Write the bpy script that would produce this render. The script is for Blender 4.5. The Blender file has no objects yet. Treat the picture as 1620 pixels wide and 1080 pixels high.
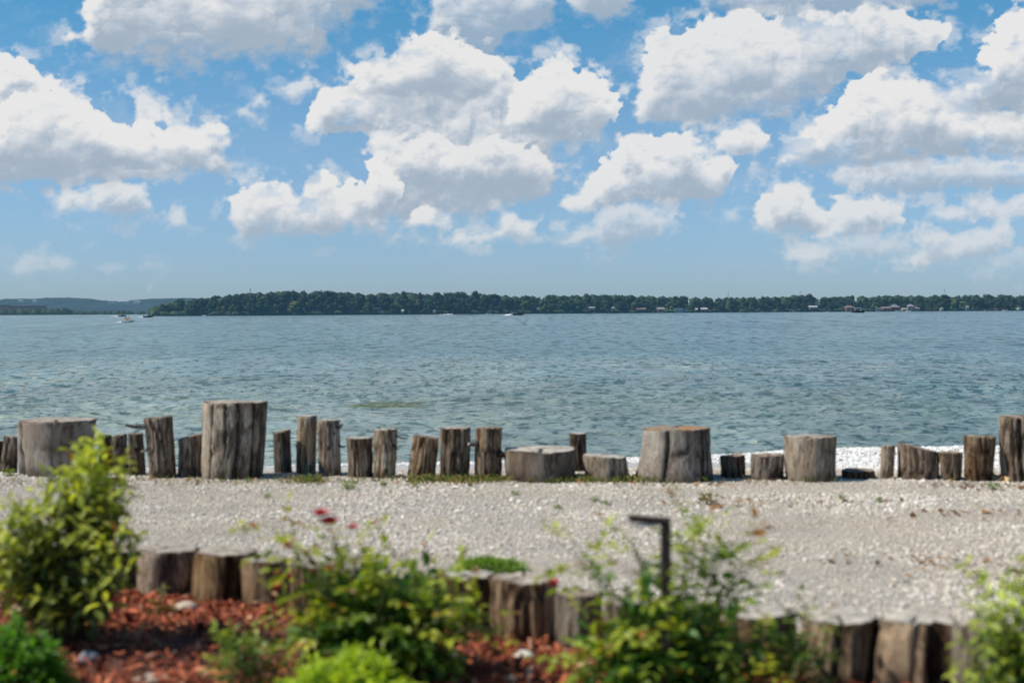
import bpy, math, random
from mathutils import Vector, Matrix
import numpy as np
# ---------------------------------------------------------------- numpy noise
def hash2(ix, iy, seed):
    n = (ix.astype(np.int64)*374761393 + iy.astype(np.int64)*668265263 + seed*1442695041) & 0xffffffff
    n = ((n ^ (n >> 13)) * 1274126177) & 0xffffffff
    n = (n ^ (n >> 16))
    return (n & 0xffffff).astype(np.float64)/float(0xffffff)
def vnoise(x, y, seed=0, px=None):
    ix = np.floor(x).astype(np.int64); iy = np.floor(y).astype(np.int64)
    fx = x-ix; fy = y-iy
    fx = fx*fx*fx*(fx*(fx*6-15)+10); fy = fy*fy*fy*(fy*(fy*6-15)+10)
    w = (lambda a: a % px) if px else (lambda a: a)
    a = hash2(w(ix), iy, seed); b = hash2(w(ix+1), iy, seed)
    c = hash2(w(ix), iy+1, seed); d = hash2(w(ix+1), iy+1, seed)
    return (a+(b-a)*fx)*(1-fy)+(c+(d-c)*fx)*fy
def fbm(x, y, seed=0, octv=5, gain=.5, lac=2.03):
    s = 0; a = 1; t = 0
    for k in range(octv):
        s = s+a*vnoise(x, y, seed+k*17); t += a; a *= gain; x = x*lac+13.7; y = y*lac+7.3
    return s/t
def worley(x, y, seed=0):
    ix = np.floor(x).astype(np.int64); iy = np.floor(y).astype(np.int64)
    best = np.full(x.shape, 9.0)
    for dx in (-1, 0, 1):
        for dy in (-1, 0, 1):
            cx = ix+dx; cy = iy+dy
            jx = cx+.1+.8*hash2(cx, cy, seed); jy = cy+.1+.8*hash2(cx, cy, seed+91)
            best = np.minimum(best, (x-jx)**2+(y-jy)**2)
    return best
def billow(x, y, seed=0):
    return np.sqrt(np.clip(1-worley(x, y, seed), 0, 1))
def sstep(a, b, x):
    t = np.clip((x-a)/(b-a), 0, 1); return t*t*(3-2*t)
def poly_sd(X, Y, P):
    d = np.full(X.shape, 1e9); ins = np.zeros(X.shape, bool)
    n = len(P)
    for i in range(n):
        ax, ay = P[i]; bx, by = P[(i+1) % n]
        ex, ey = bx-ax, by-ay
        t = np.clip(((X-ax)*ex+(Y-ay)*ey)/(ex*ex+ey*ey+1e-9), 0, 1)
        d = np.minimum(d, (X-ax-t*ex)**2+(Y-ay-t*ey)**2)
        c = ((ay > Y) != (by > Y)) & (X < (bx-ax)*(Y-ay)/(by-ay+1e-12)+ax)
        ins ^= c
    return np.where(ins, 1, -1)*np.sqrt(d)
# cloud outlines: (opacity, whiteness, roughness, points); units of 1/2250 radian right of / below (810, 0)
CL = [
 (.8, .55, 1.0, [(1100,0),(1120,-40),(1520,-40),(1490,12),(1400,24),(1300,34),(1180,32),(1110,18)]),
 (.8, .6, 1.2, [(680,50),(690,10),(700,-40),(885,-40),(890,0),(880,30),(850,50),(815,60),(785,98),(740,84)]),
 (.9, .6, 1.0, [(898,5),(905,-40),(1020,-40),(1005,5),(960,30),(920,34)]),
 (1, .62, 1.05, [(108,62),(135,45),(140,0),(150,-60),(610,-60),(590,5),(560,25),(522,45),(515,70),(495,86),(480,78),(440,85),(380,92),(300,98),(240,100),(225,85),(190,78),(160,78)]),
 (1, .9, 1.0, [(-60,80),(20,85),(50,98),(70,125),(82,115),(95,125),(85,140),(68,148),(100,148),(130,145),(150,165),(180,180),(188,212),(200,235),(225,240),(262,235),(285,232),(288,250),(272,268),(240,285),(150,286),(60,283),(-60,280)]),
 (.85, .9, 1.25, [(205,245),(212,196),(215,155),(235,140),(252,165),(250,200),(262,215),(268,175),(290,190),(305,215),(303,245),(285,255)]),
 (.85, .85, 1.2, [(95,325),(115,300),(150,288),(240,283),(240,310),(243,325),(215,340),(190,350),(165,330),(120,332)]),
 (.75, .8, 1.4, [(425,145),(440,128),(470,125),(490,115),(500,140),(480,163),(455,160),(440,150)]),
 (.6, .8, 1.5, [(370,178),(390,158),(420,148),(418,165),(398,172),(424,190),(385,183)]),
 (.45, .8, 1.5, [(318,200),(330,186),(350,188),(345,202)]),
 (.4, .8, 1.6, [(355,265),(372,246),(395,248),(398,266),(380,272)]),
 (.7, .9, 1.3, [(270,335),(276,322),(296,326),(298,350),(290,362),(276,358)]),
 (.3, .8, 1.4, [(296,362),(300,352),(330,358),(330,366)]),
 (.42, .75, 1.5, [(22,425),(40,398),(70,390),(110,398),(122,416),(100,430),(50,434)]),
 (.25, .8, 1.5, [(150,418),(200,412),(215,420),(170,432)]),
 (.25, .8, 1.5, [(225,412),(262,408),(262,420),(228,420)]),
 (.3, .8, 1.5, [(128,384),(150,378),(150,390),(130,390)]),
 (1, .80, 1.0, [(488,185),(500,160),(515,145),(555,140),(560,110),(600,95),(655,85),(662,65),(690,55),(720,70),(760,80),(785,100),(830,132),(862,112),(872,98),(890,93),(915,112),(945,125),(965,150),(988,172),(975,195),(945,215),(885,225),(868,250),(876,290),(855,312),(790,322),(720,345),(640,350),(575,320),(578,285),(590,255),(588,212),(530,212),(495,205)]),
 (.95, .95, 1.0, [(560,112),(600,94),(655,84),(662,64),(690,54),(730,72),(780,100),(800,130),(760,160),(640,150),(570,150)]),
 (.95, 1.0, 1.0, [(800,200),(810,150),(835,130),(862,112),(872,98),(890,93),(915,112),(945,125),(965,150),(985,172),(975,195),(945,212),(880,222)]),
 (.9, .82, 1.0, [(590,255),(600,225),(680,210),(740,230),(790,220),(850,240),(868,260),(872,292),(800,300),(700,300),(620,300)]),
 (1, 1.05, 1.0, [(365,345),(370,315),(390,298),(425,290),(455,292),(465,320),(480,318),(492,300),(495,278),(510,272),(525,285),(530,300),(545,290),(570,285),(580,300),(575,255),(600,242),(620,270),(640,300),(625,340),(615,362),(575,352),(550,345),(545,366),(500,372),(440,370),(385,368)]),
 (1, 1.15, 1.0, [(648,355),(655,335),(672,325),(690,335),(715,335),(715,355),(680,358)]),
 (.9, .95, 1.1, [(718,380),(722,362),(740,360),(742,370),(765,368),(785,358),(795,335),(815,335),(830,345),(858,350),(850,370),(835,385),(790,380),(755,382)]),
 (.95, 1.1, 1.0, [(998,190),(1010,150),(1025,110),(1028,72),(1050,52),(1100,52),(1125,28),(1160,22),(1200,35),(1250,35),(1330,25),(1380,15),(1420,30),(1495,52),(1480,75),(1430,100),(1390,115),(1340,125),(1310,150),(1240,185),(1190,180),(1120,195),(1060,198)]),
 (.75, .6, 1.2, [(1315,275),(1330,262),(1420,255),(1530,250),(1700,250),(1700,312),(1500,305),(1430,312),(1360,310),(1320,295)]),
 (1, 1.1, 1.0, [(1228,262),(1245,235),(1270,215),(1300,190),(1320,160),(1350,135),(1385,118),(1410,135),(1430,125),(1460,135),(1480,140),(1495,160),(1550,180),(1700,185),(1700,250),(1500,248),(1400,258),(1320,265)]),
 (1, 1.1, 1.0, [(1720,0),(1600,20),(1575,40),(1580,60),(1550,75),(1545,100),(1565,115),(1540,125),(1500,140),(1495,165),(1530,180),(1720,180)]),
 (.95, 1.0, 1.0, [(880,330),(890,315),(915,305),(930,285),(945,270),(948,245),(965,245),(985,230),(1005,215),(1045,222),(1060,213),(1090,215),(1112,240),(1110,255),(1150,250),(1175,260),(1165,275),(1140,315),(1060,318),(1000,322),(940,335),(900,335)]),
 (.95, 1.0, 1.0, [(1127,245),(1130,220),(1160,205),(1175,195),(1190,197),(1205,210),(1225,215),(1215,235),(1180,248)]),
 (.7, .75, 1.2, [(897,385),(915,360),(940,350),(955,330),(1010,322),(1070,335),(1065,350),(1050,375),(990,392),(940,388)]),
 (.6, .6, 1.3, [(1240,402),(1260,385),(1320,375),(1445,368),(1450,400),(1400,415),(1280,418)]),
 (.75, .75, 1.2, [(1460,345),(1470,328),(1550,322),(1700,298),(1700,350),(1560,352),(1500,358)]),
 (.9, .85, 1.0, [(1315,350),(1325,315),(1345,312),(1380,325),(1425,330),(1430,350),(1400,370),(1330,378),(1290,382),(1280,378)]),
 (.95, .95, 1.0, [(1193,345),(1200,320),(1230,312),(1240,295),(1260,292),(1280,312),(1285,325),(1310,340),(1312,360),(1290,370),(1240,370),(1210,362)]),
 (.8, .9, 1.1, [(1242,412),(1250,398),(1280,398),(1310,402),(1312,414),(1280,418)]),
 (.8, .85, 1.1, [(1390,418),(1440,400),(1455,372),(1490,362),(1530,370),(1545,360),(1590,358),(1612,370),(1600,400),(1560,415),(1500,420),(1430,422)]),
 (.35, .7, 1.4, [(1560,440),(1580,405),(1700,390),(1700,440),(1620,436)]),
 (.5, .8, 1.4, [(1140,350),(1148,332),(1165,330),(1182,345),(1165,356)]),
 (.35, .8, 1.5, [(228,462),(236,448),(246,444),(240,460)]),
]
CL += [
 (1, 1.0, 1.0, [(x-1340, y+15) for x, y in CL[26][3]]),
 (1, 1.0, 1.0, [(x+900, y+60) for x, y in CL[28][3]]),
 (1, 1.0, 1.0, [(x+1350, y-150) for x, y in CL[21][3]]),
]
def clouds(X, Y):
    """X right, Y down, both in 1/2250 rad from (810 px, horizon 493). returns rgb (linear), alpha"""
    H, W = X.shape
    rgb = np.zeros((H, W, 3)); A = np.zeros((H, W))
    wx = (fbm(X/38, Y/38, 5, 5)-.5); wy = (fbm(X/38, Y/38, 77, 5)-.5)
    fx = (fbm(X/11, Y/11, 15, 4)-.5); fy = (fbm(X/11, Y/11, 87, 4)-.5)
    Xw = X+wx*30+fx*8; Yw = Y+wy*22+fy*7
    b1 = billow(Xw/44, Yw/36, 3); b2 = billow(Xw/21, Yw/18, 8); b3 = billow(Xw/9.5, Yw/8.5, 21); b4 = billow(Xw/4.6, Yw/4.2, 31)
    b0 = billow(Xw/92+.3, Yw/62+.7, 57)
    f1 = fbm(X/26, Y/20, 40, 6, .55); f2 = fbm(X/70, Y/45, 140, 6, .55)
    white = np.array([.80, .80, .80]); grey = np.array([.30, .395, .505]); mid = np.array([.565, .62, .69])
    sx = X[0, 1]-X[0, 0]; sy = Y[1, 0]-Y[0, 0]
    for k, (op, wh, ro, P) in enumerate(CL):
        xs = [p[0] for p in P]; ys = [p[1] for p in P]
        i0 = np.searchsorted(X[0], min(xs)-110); i1 = np.searchsorted(X[0], max(xs)+110)
        j0 = np.searchsorted(Y[:, 0], min(ys)-110); j1 = np.searchsorted(Y[:, 0], max(ys)+110)
        if i1-i0 < 3 or j1-j0 < 3: continue
        s = (slice(j0, j1), slice(i0, i1))
        x = X[s]; y = Y[s]
        size = min(max(xs)-min(xs), max(ys)-min(ys))
        am = min(1, size/90)
        sd = poly_sd(x+wx[s]*16*am*ro+fx[s]*3*ro, y+wy[s]*14*am*ro+fy[s]*2.5*ro, P)
        # flat, soft bases: little billow near the bottom edge
        bb = b0[s]*6*am+b1[s]*9*am+b2[s]*7*am+b3[s]*3.4+b4[s]*1.3
        e = sd+bb-(15*am+3)+(f1[s]-.5)*30*ro*(.4+.6*am)+(f2[s]-.5)*16*am
        low = sstep(.4, .9, (y-min(ys))/(max(ys)-min(ys)+1))
        edge = 2.5+8*sstep(.42, .62, f2[s])+7*low*am+3*(ro-1)*4
        a = sstep(-edge*.35, edge, e)*(1-.55*sstep(.60, .72, f2[s])*sstep(60, 5, e))
        halo = sstep(-20*am-5, 6, e+(f1[s]-.5)*26)*sstep(.42, .66, f1[s]+.25*(f2[s]-.5)+.12*fx[s])*(.50 if am > .5 else .3)
        if ro > 1.05 or op < .9: a = a*(.55+.45*sstep(2, 16, e))
        # column-wise height inside the cloud
        m = (sd > 0)
        yy = np.where(m, y, np.nan)
        top = np.where(m.any(0), np.nanmin(np.where(m, y, 1e9), 0), min(ys)); bot = np.where(m.any(0), np.nanmax(np.where(m, y, -1e9), 0), max(ys))
        kk = 41; ker = np.hanning(kk+2)[1:-1]; ker /= ker.sum()
        top = np.convolve(np.pad(top, kk//2, mode='edge'), ker, 'valid'); bot = np.convolve(np.pad(bot, kk//2, mode='edge'), ker, 'valid')
        hgt = np.maximum(bot-top, 20)
        t = (y-top)/hgt+(f1[s]-.5)*.5+(f2[s]-.5)*.5
        # light comes from above and slightly left: march from each point towards it through the cloud
        lump = sstep(.2, .95, b0[s])*.35+sstep(.3, .95, b1[s])*.45+sstep(.3, .95, b2[s])*.22+(f1[s]-.5)*1.1+(f2[s]-.5)*1.2
        dens = sstep(0, 42, e)*np.clip(.15+lump, .03, 2)
        def shift(F, px):
            dx = int(round(px*.42/sx)); dy = int(round(px*.91/sy)); G = np.zeros_like(F); hh, ww = F.shape
            if dy < hh and dx < ww: G[dy:, dx:] = F[:hh-dy, :ww-dx]
            return G
        acc = np.zeros_like(dens)
        for q in range(1, 16): acc += shift(dens, q*4.6)*(1-q/19.)
        hm = np.sqrt(np.clip(e, 0, 60)/60)*26*am+b0[s]*30*am+b1[s]*20*am+b2[s]*9.5*am+b3[s]*3.0+(f1[s]-.5)*16+fx[s]*3
        s1 = np.clip((hm-shift(hm, 13))/13, -1, 1); s2 = np.clip((hm-shift(hm, 5))/6, -1, 1); s3 = np.clip((hm-shift(hm, 2))/3, -1, 1)
        inner = sstep(2, 16, e)
        lit = (.16*s1+.09*s2+.015*s3)*inner
        # overlapping puffs, each bright above and shaded below, nearer ones painted over farther ones
        rg = np.random.default_rng(900+k); w_, h_ = max(xs)-min(xs), max(ys)-min(ys); pf = np.zeros_like(e); cnt = int(18+w_*h_/190)
        cs = sorted([(rg.uniform(min(ys), max(ys)), rg.uniform(min(xs), max(xs)), rg.uniform(.0, 1)**2.1) for _ in range(cnt)])
        xq = x+wx[s]*34+fx[s]*13; yq = y+wy[s]*28+fy[s]*12
        for cy, cx, q in cs:
            r = (9+(42 if size > 110 else 26)*q)*(.45+.55*am)
            a0 = int((cx-min(xs)+45-r*1.9)/sx); a1 = int((cx-min(xs)+45+r*1.9)/sx); c0 = int((cy-Y[j0, 0]-r*1.7)/sy); c1 = int((cy-Y[j0, 0]+r*1.7)/sy)
            a0 = int((cx-X[0, i0]-r*1.9)/sx); a1 = int((cx-X[0, i0]+r*1.9)/sx)
            a0, c0 = max(a0, 0), max(c0, 0); a1, c1 = min(a1, x.shape[1]), min(c1, x.shape[0])
            if a1-a0 < 2 or c1-c0 < 2: continue
            u = (xq[c0:c1, a0:a1]-cx)/r; v = (yq[c0:c1, a0:a1]-cy)/(r*.82)
            d2 = u*u+v*v; al = sstep(1.0, .45, d2)*(.35+.5*rg.uniform()); vb = np.clip(-v*.62-u*.36+.12, -1, 1)
            pf[c0:c1, a0:a1] = pf[c0:c1, a0:a1]*(1-al)+vb*al
        sh = np.exp(-acc*.26)
        base = sstep(.40, 1.0, t)*np.clip(hgt/70, .35, 1)
        br = .30+.62*sh**.9+lit+(.60*pf)*(1-.35*base)*(.4+.6*inner)-.54*base+.80*(f2[s]-.5)+.26*(f1[s]-.5)+.30*(wh-1)+.07
        br = .5*(br+.10)+.5*np.sqrt((br-.10)**2+.02)          # soft floor
        br = .58+(br-.56)*1.04
        c = np.where(br[..., None] < .5, grey+(mid-grey)*np.clip(br/.5, 0, 1)[..., None], mid+(white-mid)*(np.clip((br-.5)/.42, 0, 1)**.85)[..., None])
        a = np.maximum(a, halo*(1-.3*sstep(.5, .6, f2[s])))*op
        rgb[s] = rgb[s]*(1-a[..., None])+c*a[..., None]
        A[s] = A[s]*(1-a)+a
    # a few faint wisps and haze veils in the open blue
    w = sstep(.58, .80, fbm(X/150+3, Y/60+fx*.3, 300, 7, .62))*.16*sstep(460, 380, Y)
    w2 = w*(1-A)
    rgb += w2[..., None]*np.array([.66, .70, .74]); A = A+w2
    rgb = rgb/np.maximum(A, 1e-4)[..., None]
    # aerial perspective: clouds low over the horizon take the colour of the haze
    hz = sstep(250, 480, Y)[..., None]*.40
    rgb = rgb*(1-hz)+hz*np.array([.42, .52, .61])
    A *= sstep(492, 455, Y)
    return rgb, np.clip(A, 0, 1)
SKYTINT = (.62, .86, 1.0); SKYSTR = .095
# ================================================================ basics
rnd = random.Random(7)
R = np.random.default_rng(11)
scene = bpy.context.scene
col = scene.collection
F = 2250.0                     # focal length in pixels of a 1620 px wide picture
CAMZ = 1.8                     # eye height over the gravel
cam_d = bpy.data.cameras.new('camera'); cam = bpy.data.objects.new('camera', cam_d); col.objects.link(cam)
cam_d.sensor_width = 36; cam_d.lens = 36*F/1620
cam.location = (0, 0, CAMZ)
PITCH = math.atan(47/F); ROLL = math.radians(.30)
CM = Matrix.Rotation(math.pi/2-PITCH, 3, 'X') @ Matrix.Rotation(-ROLL, 3, 'Z')
cam.rotation_euler = CM.to_euler()
cam_d.clip_start = .1; cam_d.clip_end = 40000
cam_d.dof.use_dof = True; cam_d.dof.focus_distance = 62; cam_d.dof.aperture_fstop = 1.55
scene.camera = cam
scene.view_settings.view_transform = 'Standard'; scene.view_settings.look = 'None'; scene.view_settings.exposure = 0
scene.cycles.max_bounces = 6; scene.cycles.transparent_max_bounces = 8

def at(px, py, Y):
    """world point on the sight line of pixel (px, py) at depth Y"""
    d = CM @ Vector((px-810, 540-py, -F))
    return Vector((0, 0, CAMZ))+d*(Y/d.y)
def ground_at(px, py, z=0.0):
    d = CM @ Vector((px-810, 540-py, -F))
    return Vector((0, 0, CAMZ))+d*((z-CAMZ)/d.z)

def new_mesh(name, verts, faces, attrs=None, smooth=True):
    """faces: (n,3) or (n,4) int array, or list of such arrays"""
    if not isinstance(faces, list): faces = [faces]
    faces = [np.asarray(f, np.int32) for f in faces if len(f)]
    me = bpy.data.meshes.new(name)
    verts = np.asarray(verts, np.float32)
    me.vertices.add(len(verts)); me.vertices.foreach_set('co', verts.ravel())
    loops = np.concatenate([f.ravel() for f in faces]); tot = np.concatenate([np.full(len(f), f.shape[1], np.int32) for f in faces])
    me.loops.add(len(loops)); me.loops.foreach_set('vertex_index', loops)
    me.polygons.add(len(tot)); st = np.concatenate([[0], np.cumsum(tot)[:-1]]).astype(np.int32)
    me.polygons.foreach_set('loop_start', st)
    me.polygons.foreach_set('use_smooth', np.full(len(tot), smooth))
    me.update(calc_edges=True); me.validate()
    for k, v in (attrs or {}).items():
        v = np.asarray(v, np.float32)
        if v.ndim == 1:
            a = me.attributes.new(k, 'FLOAT', 'POINT'); a.data.foreach_set('value', v)
        else:
            if v.shape[1] == 3: v = np.concatenate([v, np.ones((len(v), 1), np.float32)], 1)
            a = me.attributes.new(k, 'FLOAT_COLOR', 'POINT'); a.data.foreach_set('color', v.astype(np.float32).ravel())
    return me
def link(name, me, mat=None, parent=None, loc=None):
    o = bpy.data.objects.new(name, me); col.objects.link(o)
    if mat is not None: me.materials.append(mat)
    if parent is not None: o.parent = parent
    if loc is not None: o.location = loc
    return o
def tag(o, label=None, cat=None, group=None, kind=None):
    if label: o['label'] = label
    if cat: o['category'] = cat
    if group: o['group'] = group
    if kind: o['kind'] = kind
    return o
def thing(name, label, cat, loc=(0, 0, 0), rz=0, group=None):
    o = bpy.data.objects.new(name, None); col.objects.link(o); o.location = loc; o.rotation_euler = (0, 0, rz)
    o.empty_display_size = .1
    return tag(o, label, cat, group)
class MB:
    """collects pieces for one mesh"""
    def __init__(s): s.v = []; s.f = {3: [], 4: []}; s.n = 0; s.a = []
    def add(s, v, f, a=None):
        v = np.asarray(v, float)
        for q in (f if isinstance(f, list) else [f]):
            q = np.asarray(q, np.int64)
            if len(q): s.f[q.shape[1]].append(q+s.n)
        s.v.append(v); s.n += len(v); s.a.append(np.zeros(len(v)) if a is None else np.broadcast_to(a, (len(v),)))
        return s
    def box(s, c, d, rz=0, a=None, taper=1.0):
        x, y, z = [q/2 for q in d]
        v = np.array([(sx*x*(taper if sz > 0 else 1), sy*y*(taper if sz > 0 else 1), sz*z) for sz in (-1, 1) for sx, sy in ((-1, -1), (1, -1), (1, 1), (-1, 1))])
        cr, sr = math.cos(rz), math.sin(rz)
        v = np.stack([v[:, 0]*cr-v[:, 1]*sr, v[:, 0]*sr+v[:, 1]*cr, v[:, 2]], 1)+np.array(c)
        return s.add(v, np.array([(0, 3, 2, 1), (4, 5, 6, 7), (0, 1, 5, 4), (1, 2, 6, 5), (2, 3, 7, 6), (3, 0, 4, 7)]), a)
    def tube(s, pts, rad, n=6, a=None, cap=True):
        pts = [Vector(p) for p in pts]; v = []; m = len(pts)
        for i, p in enumerate(pts):
            t = (pts[min(i+1, m-1)]-pts[max(i-1, 0)]).normalized()
            u = t.cross(Vector((0, 0, 1)) if abs(t.z) < .9 else Vector((1, 0, 0))).normalized(); w = t.cross(u)
            r = rad[i] if hasattr(rad, '__len__') else rad
            for k in range(n):
                an = 2*math.pi*k/n; v.append(p+u*(r*math.cos(an))+w*(r*math.sin(an)))
        f = [(i*n+k, i*n+(k+1) % n, (i+1)*n+(k+1) % n, (i+1)*n+k) for i in range(m-1) for k in range(n)]
        t3 = []
        if cap:
            v.append(pts[0]); v.append(pts[-1]); c0 = m*n
            for k in range(n):
                t3.append((c0, (k+1) % n, k)); t3.append((c0+1, (m-1)*n+k, (m-1)*n+(k+1) % n))
        return s.add([tuple(q) for q in v], [np.array(f), np.array(t3)] if t3 else np.array(f), a)
    def mesh(s, name, smooth=False, attr='tone'):
        return new_mesh(name, np.concatenate(s.v), [np.concatenate(q) for q in s.f.values() if q], {attr: np.concatenate(s.a)}, smooth)
    def build(s, name, mat, parent=None, smooth=False, loc=None):
        return link(name, s.mesh(name, smooth), mat, parent, loc)

# ================================================================ materials
def mat(name):
    m = bpy.data.materials.new(name); m.use_nodes = True
    nt = m.node_tree; b = nt.nodes['Principled BSDF']
    return m, nt, b
def N(nt, t, **k):
    n = nt.nodes.new(t)
    for a, v in k.items():
        if a == 'inp':
            for i, x in v.items(): n.inputs[i].default_value = x
        else: setattr(n, a, v)
    return n
def L(nt, a, b): nt.links.new(a, b)
def ramp(nt, stops):
    r = N(nt, 'ShaderNodeValToRGB'); e = r.color_ramp.elements
    while len(e) < len(stops): e.new(.5)
    for q, (p, c) in zip(e, stops): q.position = p; q.color = (*c, 1) if len(c) == 3 else c
    return r
def attr(nt, name): return N(nt, 'ShaderNodeAttribute', attribute_name=name)
def math_n(nt, op, a, b=None, clamp=False):
    n = N(nt, 'ShaderNodeMath', operation=op); n.use_clamp = clamp
    for i, x in enumerate((a, b)):
        if x is None: continue
        if isinstance(x, (int, float)): n.inputs[i].default_value = x
        else: L(nt, x, n.inputs[i])
    return n.outputs[0]
def mixc(nt, fac, a, b, mode='MIX'):
    n = N(nt, 'ShaderNodeMix', data_type='RGBA', blend_type=mode)
    for s, x in ((0, fac), (6, a), (7, b)):
        if isinstance(x, (int, float)): n.inputs[s].default_value = x
        elif isinstance(x, tuple): n.inputs[s].default_value = (*x, 1)
        else: L(nt, x, n.inputs[s])
    return n.outputs[2]
def noise(nt, vec, scale, detail=4, rough=.55, stretch=None, dist=0):
    if stretch:
        mp = N(nt, 'ShaderNodeMapping'); mp.inputs['Scale'].default_value = stretch; L(nt, vec, mp.inputs[0]); vec = mp.outputs[0]
    n = N(nt, 'ShaderNodeTexNoise'); n.inputs['Scale'].default_value = scale; n.inputs['Detail'].default_value = detail
    n.inputs['Roughness'].default_value = rough; n.inputs['Distortion'].default_value = dist
    L(nt, vec, n.inputs['Vector']); return n.outputs[0]
def bump(nt, b, h, strength, dist):
    n = N(nt, 'ShaderNodeBump'); n.inputs['Strength'].default_value = strength; n.inputs['Distance'].default_value = dist
    L(nt, h, n.inputs['Height']); L(nt, n.outputs[0], b.inputs['Normal']); return n
def simple(name, c, rough=.7, var=.25, scale=6, metallic=0, emit=None, coord='Object'):
    m, nt, b = mat(name); tc = N(nt, 'ShaderNodeTexCoord')
    n = noise(nt, tc.outputs[coord], scale)
    r = ramp(nt, [(.3, tuple(x*(1-var) for x in c)), (.7, tuple(min(1, x*(1+var)) for x in c))]); L(nt, n, r.inputs[0])
    L(nt, r.outputs[0], b.inputs['Base Color']); b.inputs['Roughness'].default_value = rough; b.inputs['Metallic'].default_value = metallic
    if emit: b.inputs['Emission Color'].default_value = (*emit, 1); b.inputs['Emission Strength'].default_value = 1
    return m

def bark_mat(name, deep, mid, high, patch, bumpy=.6, patch_at=.56):
    m, nt, b = mat(name); tc = N(nt, 'ShaderNodeTexCoord'); oi = N(nt, 'ShaderNodeObjectInfo')
    ob = tc.outputs['Object']
    add = N(nt, 'ShaderNodeVectorMath', operation='ADD'); L(nt, ob, add.inputs[0])
    cmb = N(nt, 'ShaderNodeCombineXYZ'); L(nt, math_n(nt, 'MULTIPLY', oi.outputs['Random'], 37.0), cmb.inputs[0]); L(nt, cmb.outputs[0], add.inputs[1])
    v = add.outputs[0]
    g = attr(nt, 'tone').outputs['Fac']
    fib = noise(nt, v, 14, 6, .65, (6, 6, .55))
    fine = noise(nt, v, 60, 5, .6, (3, 3, .35))
    big = noise(nt, v, 4.5, 5, .6, (1, 1, .6))
    fis = noise(nt, v, 26, 4, .6, (5, 5, .30), .6); fr = ramp(nt, [(.36, (0, 0, 0)), (.47, (1, 1, 1))]); L(nt, fis, fr.inputs[0])
    k = math_n(nt, 'ADD', math_n(nt, 'MULTIPLY', g, .60), math_n(nt, 'MULTIPLY', fib, .70))
    k = math_n(nt, 'SUBTRACT', k, math_n(nt, 'MULTIPLY', math_n(nt, 'SUBTRACT', 1.0, fr.outputs[0]), .19))
    k = math_n(nt, 'ADD', k, math_n(nt, 'MULTIPLY', math_n(nt, 'SUBTRACT', fine, .5), .75))
    r = ramp(nt, [(.34, deep), (.62, mid), (.92, high)]); L(nt, k, r.inputs[0])
    pr = ramp(nt, [(patch_at-.06, (0, 0, 0)), (patch_at+.08, (1, 1, 1))]); L(nt, big, pr.inputs[0])
    f = math_n(nt, 'MULTIPLY', pr.outputs[0], .7)
    c = mixc(nt, f, r.outputs[0], mixc(nt, 1.0, r.outputs[0], patch, 'MULTIPLY'))
    ex = noise(nt, v, 5.5, 4, .62, (1.7, 1.7, .42), .4); er = ramp(nt, [(.555, (0, 0, 0)), (.60, (1, 1, 1))]); L(nt, ex, er.inputs[0])
    er2 = ramp(nt, [(.36, (1, 1, 1)), (.42, (0, 0, 0))]); L(nt, ex, er2.inputs[0])
    c = mixc(nt, math_n(nt, 'MULTIPLY', er.outputs[0], .50), c, mixc(nt, fib, mid, tuple(x*1.05 for x in high)))     # bark gone, bare wood showing
    c = mixc(nt, math_n(nt, 'MULTIPLY', er2.outputs[0], .55), c, mixc(nt, fine, deep, mid))
    rv = math_n(nt, 'ADD', math_n(nt, 'MULTIPLY', oi.outputs['Random'], .5), .82)
    hs = N(nt, 'ShaderNodeHueSaturation'); L(nt, rv, hs.inputs['Value']); L(nt, c, hs.inputs['Color'])
    L(nt, math_n(nt, 'ADD', math_n(nt, 'MULTIPLY', math_n(nt, 'FRACT', math_n(nt, 'MULTIPLY', oi.outputs['Random'], 9.7)), .55), .62), hs.inputs['Saturation'])
    # darker towards the foot
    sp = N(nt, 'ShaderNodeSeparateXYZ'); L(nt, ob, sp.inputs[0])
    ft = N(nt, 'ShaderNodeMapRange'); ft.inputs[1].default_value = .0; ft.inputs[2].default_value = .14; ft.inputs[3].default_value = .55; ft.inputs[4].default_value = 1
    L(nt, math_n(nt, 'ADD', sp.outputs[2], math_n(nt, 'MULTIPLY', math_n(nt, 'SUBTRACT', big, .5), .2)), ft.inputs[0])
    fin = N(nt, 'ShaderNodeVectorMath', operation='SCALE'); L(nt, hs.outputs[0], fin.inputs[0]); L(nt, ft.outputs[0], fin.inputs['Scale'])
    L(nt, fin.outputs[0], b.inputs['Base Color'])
    b.inputs['Roughness'].default_value = .9; b.inputs['Specular IOR Level'].default_value = .25
    bump(nt, b, math_n(nt, 'ADD', math_n(nt, 'ADD', fib, math_n(nt, 'MULTIPLY', fr.outputs[0], .5)), math_n(nt, 'MULTIPLY', fine, .5)), bumpy, .02)
    return m
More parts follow.
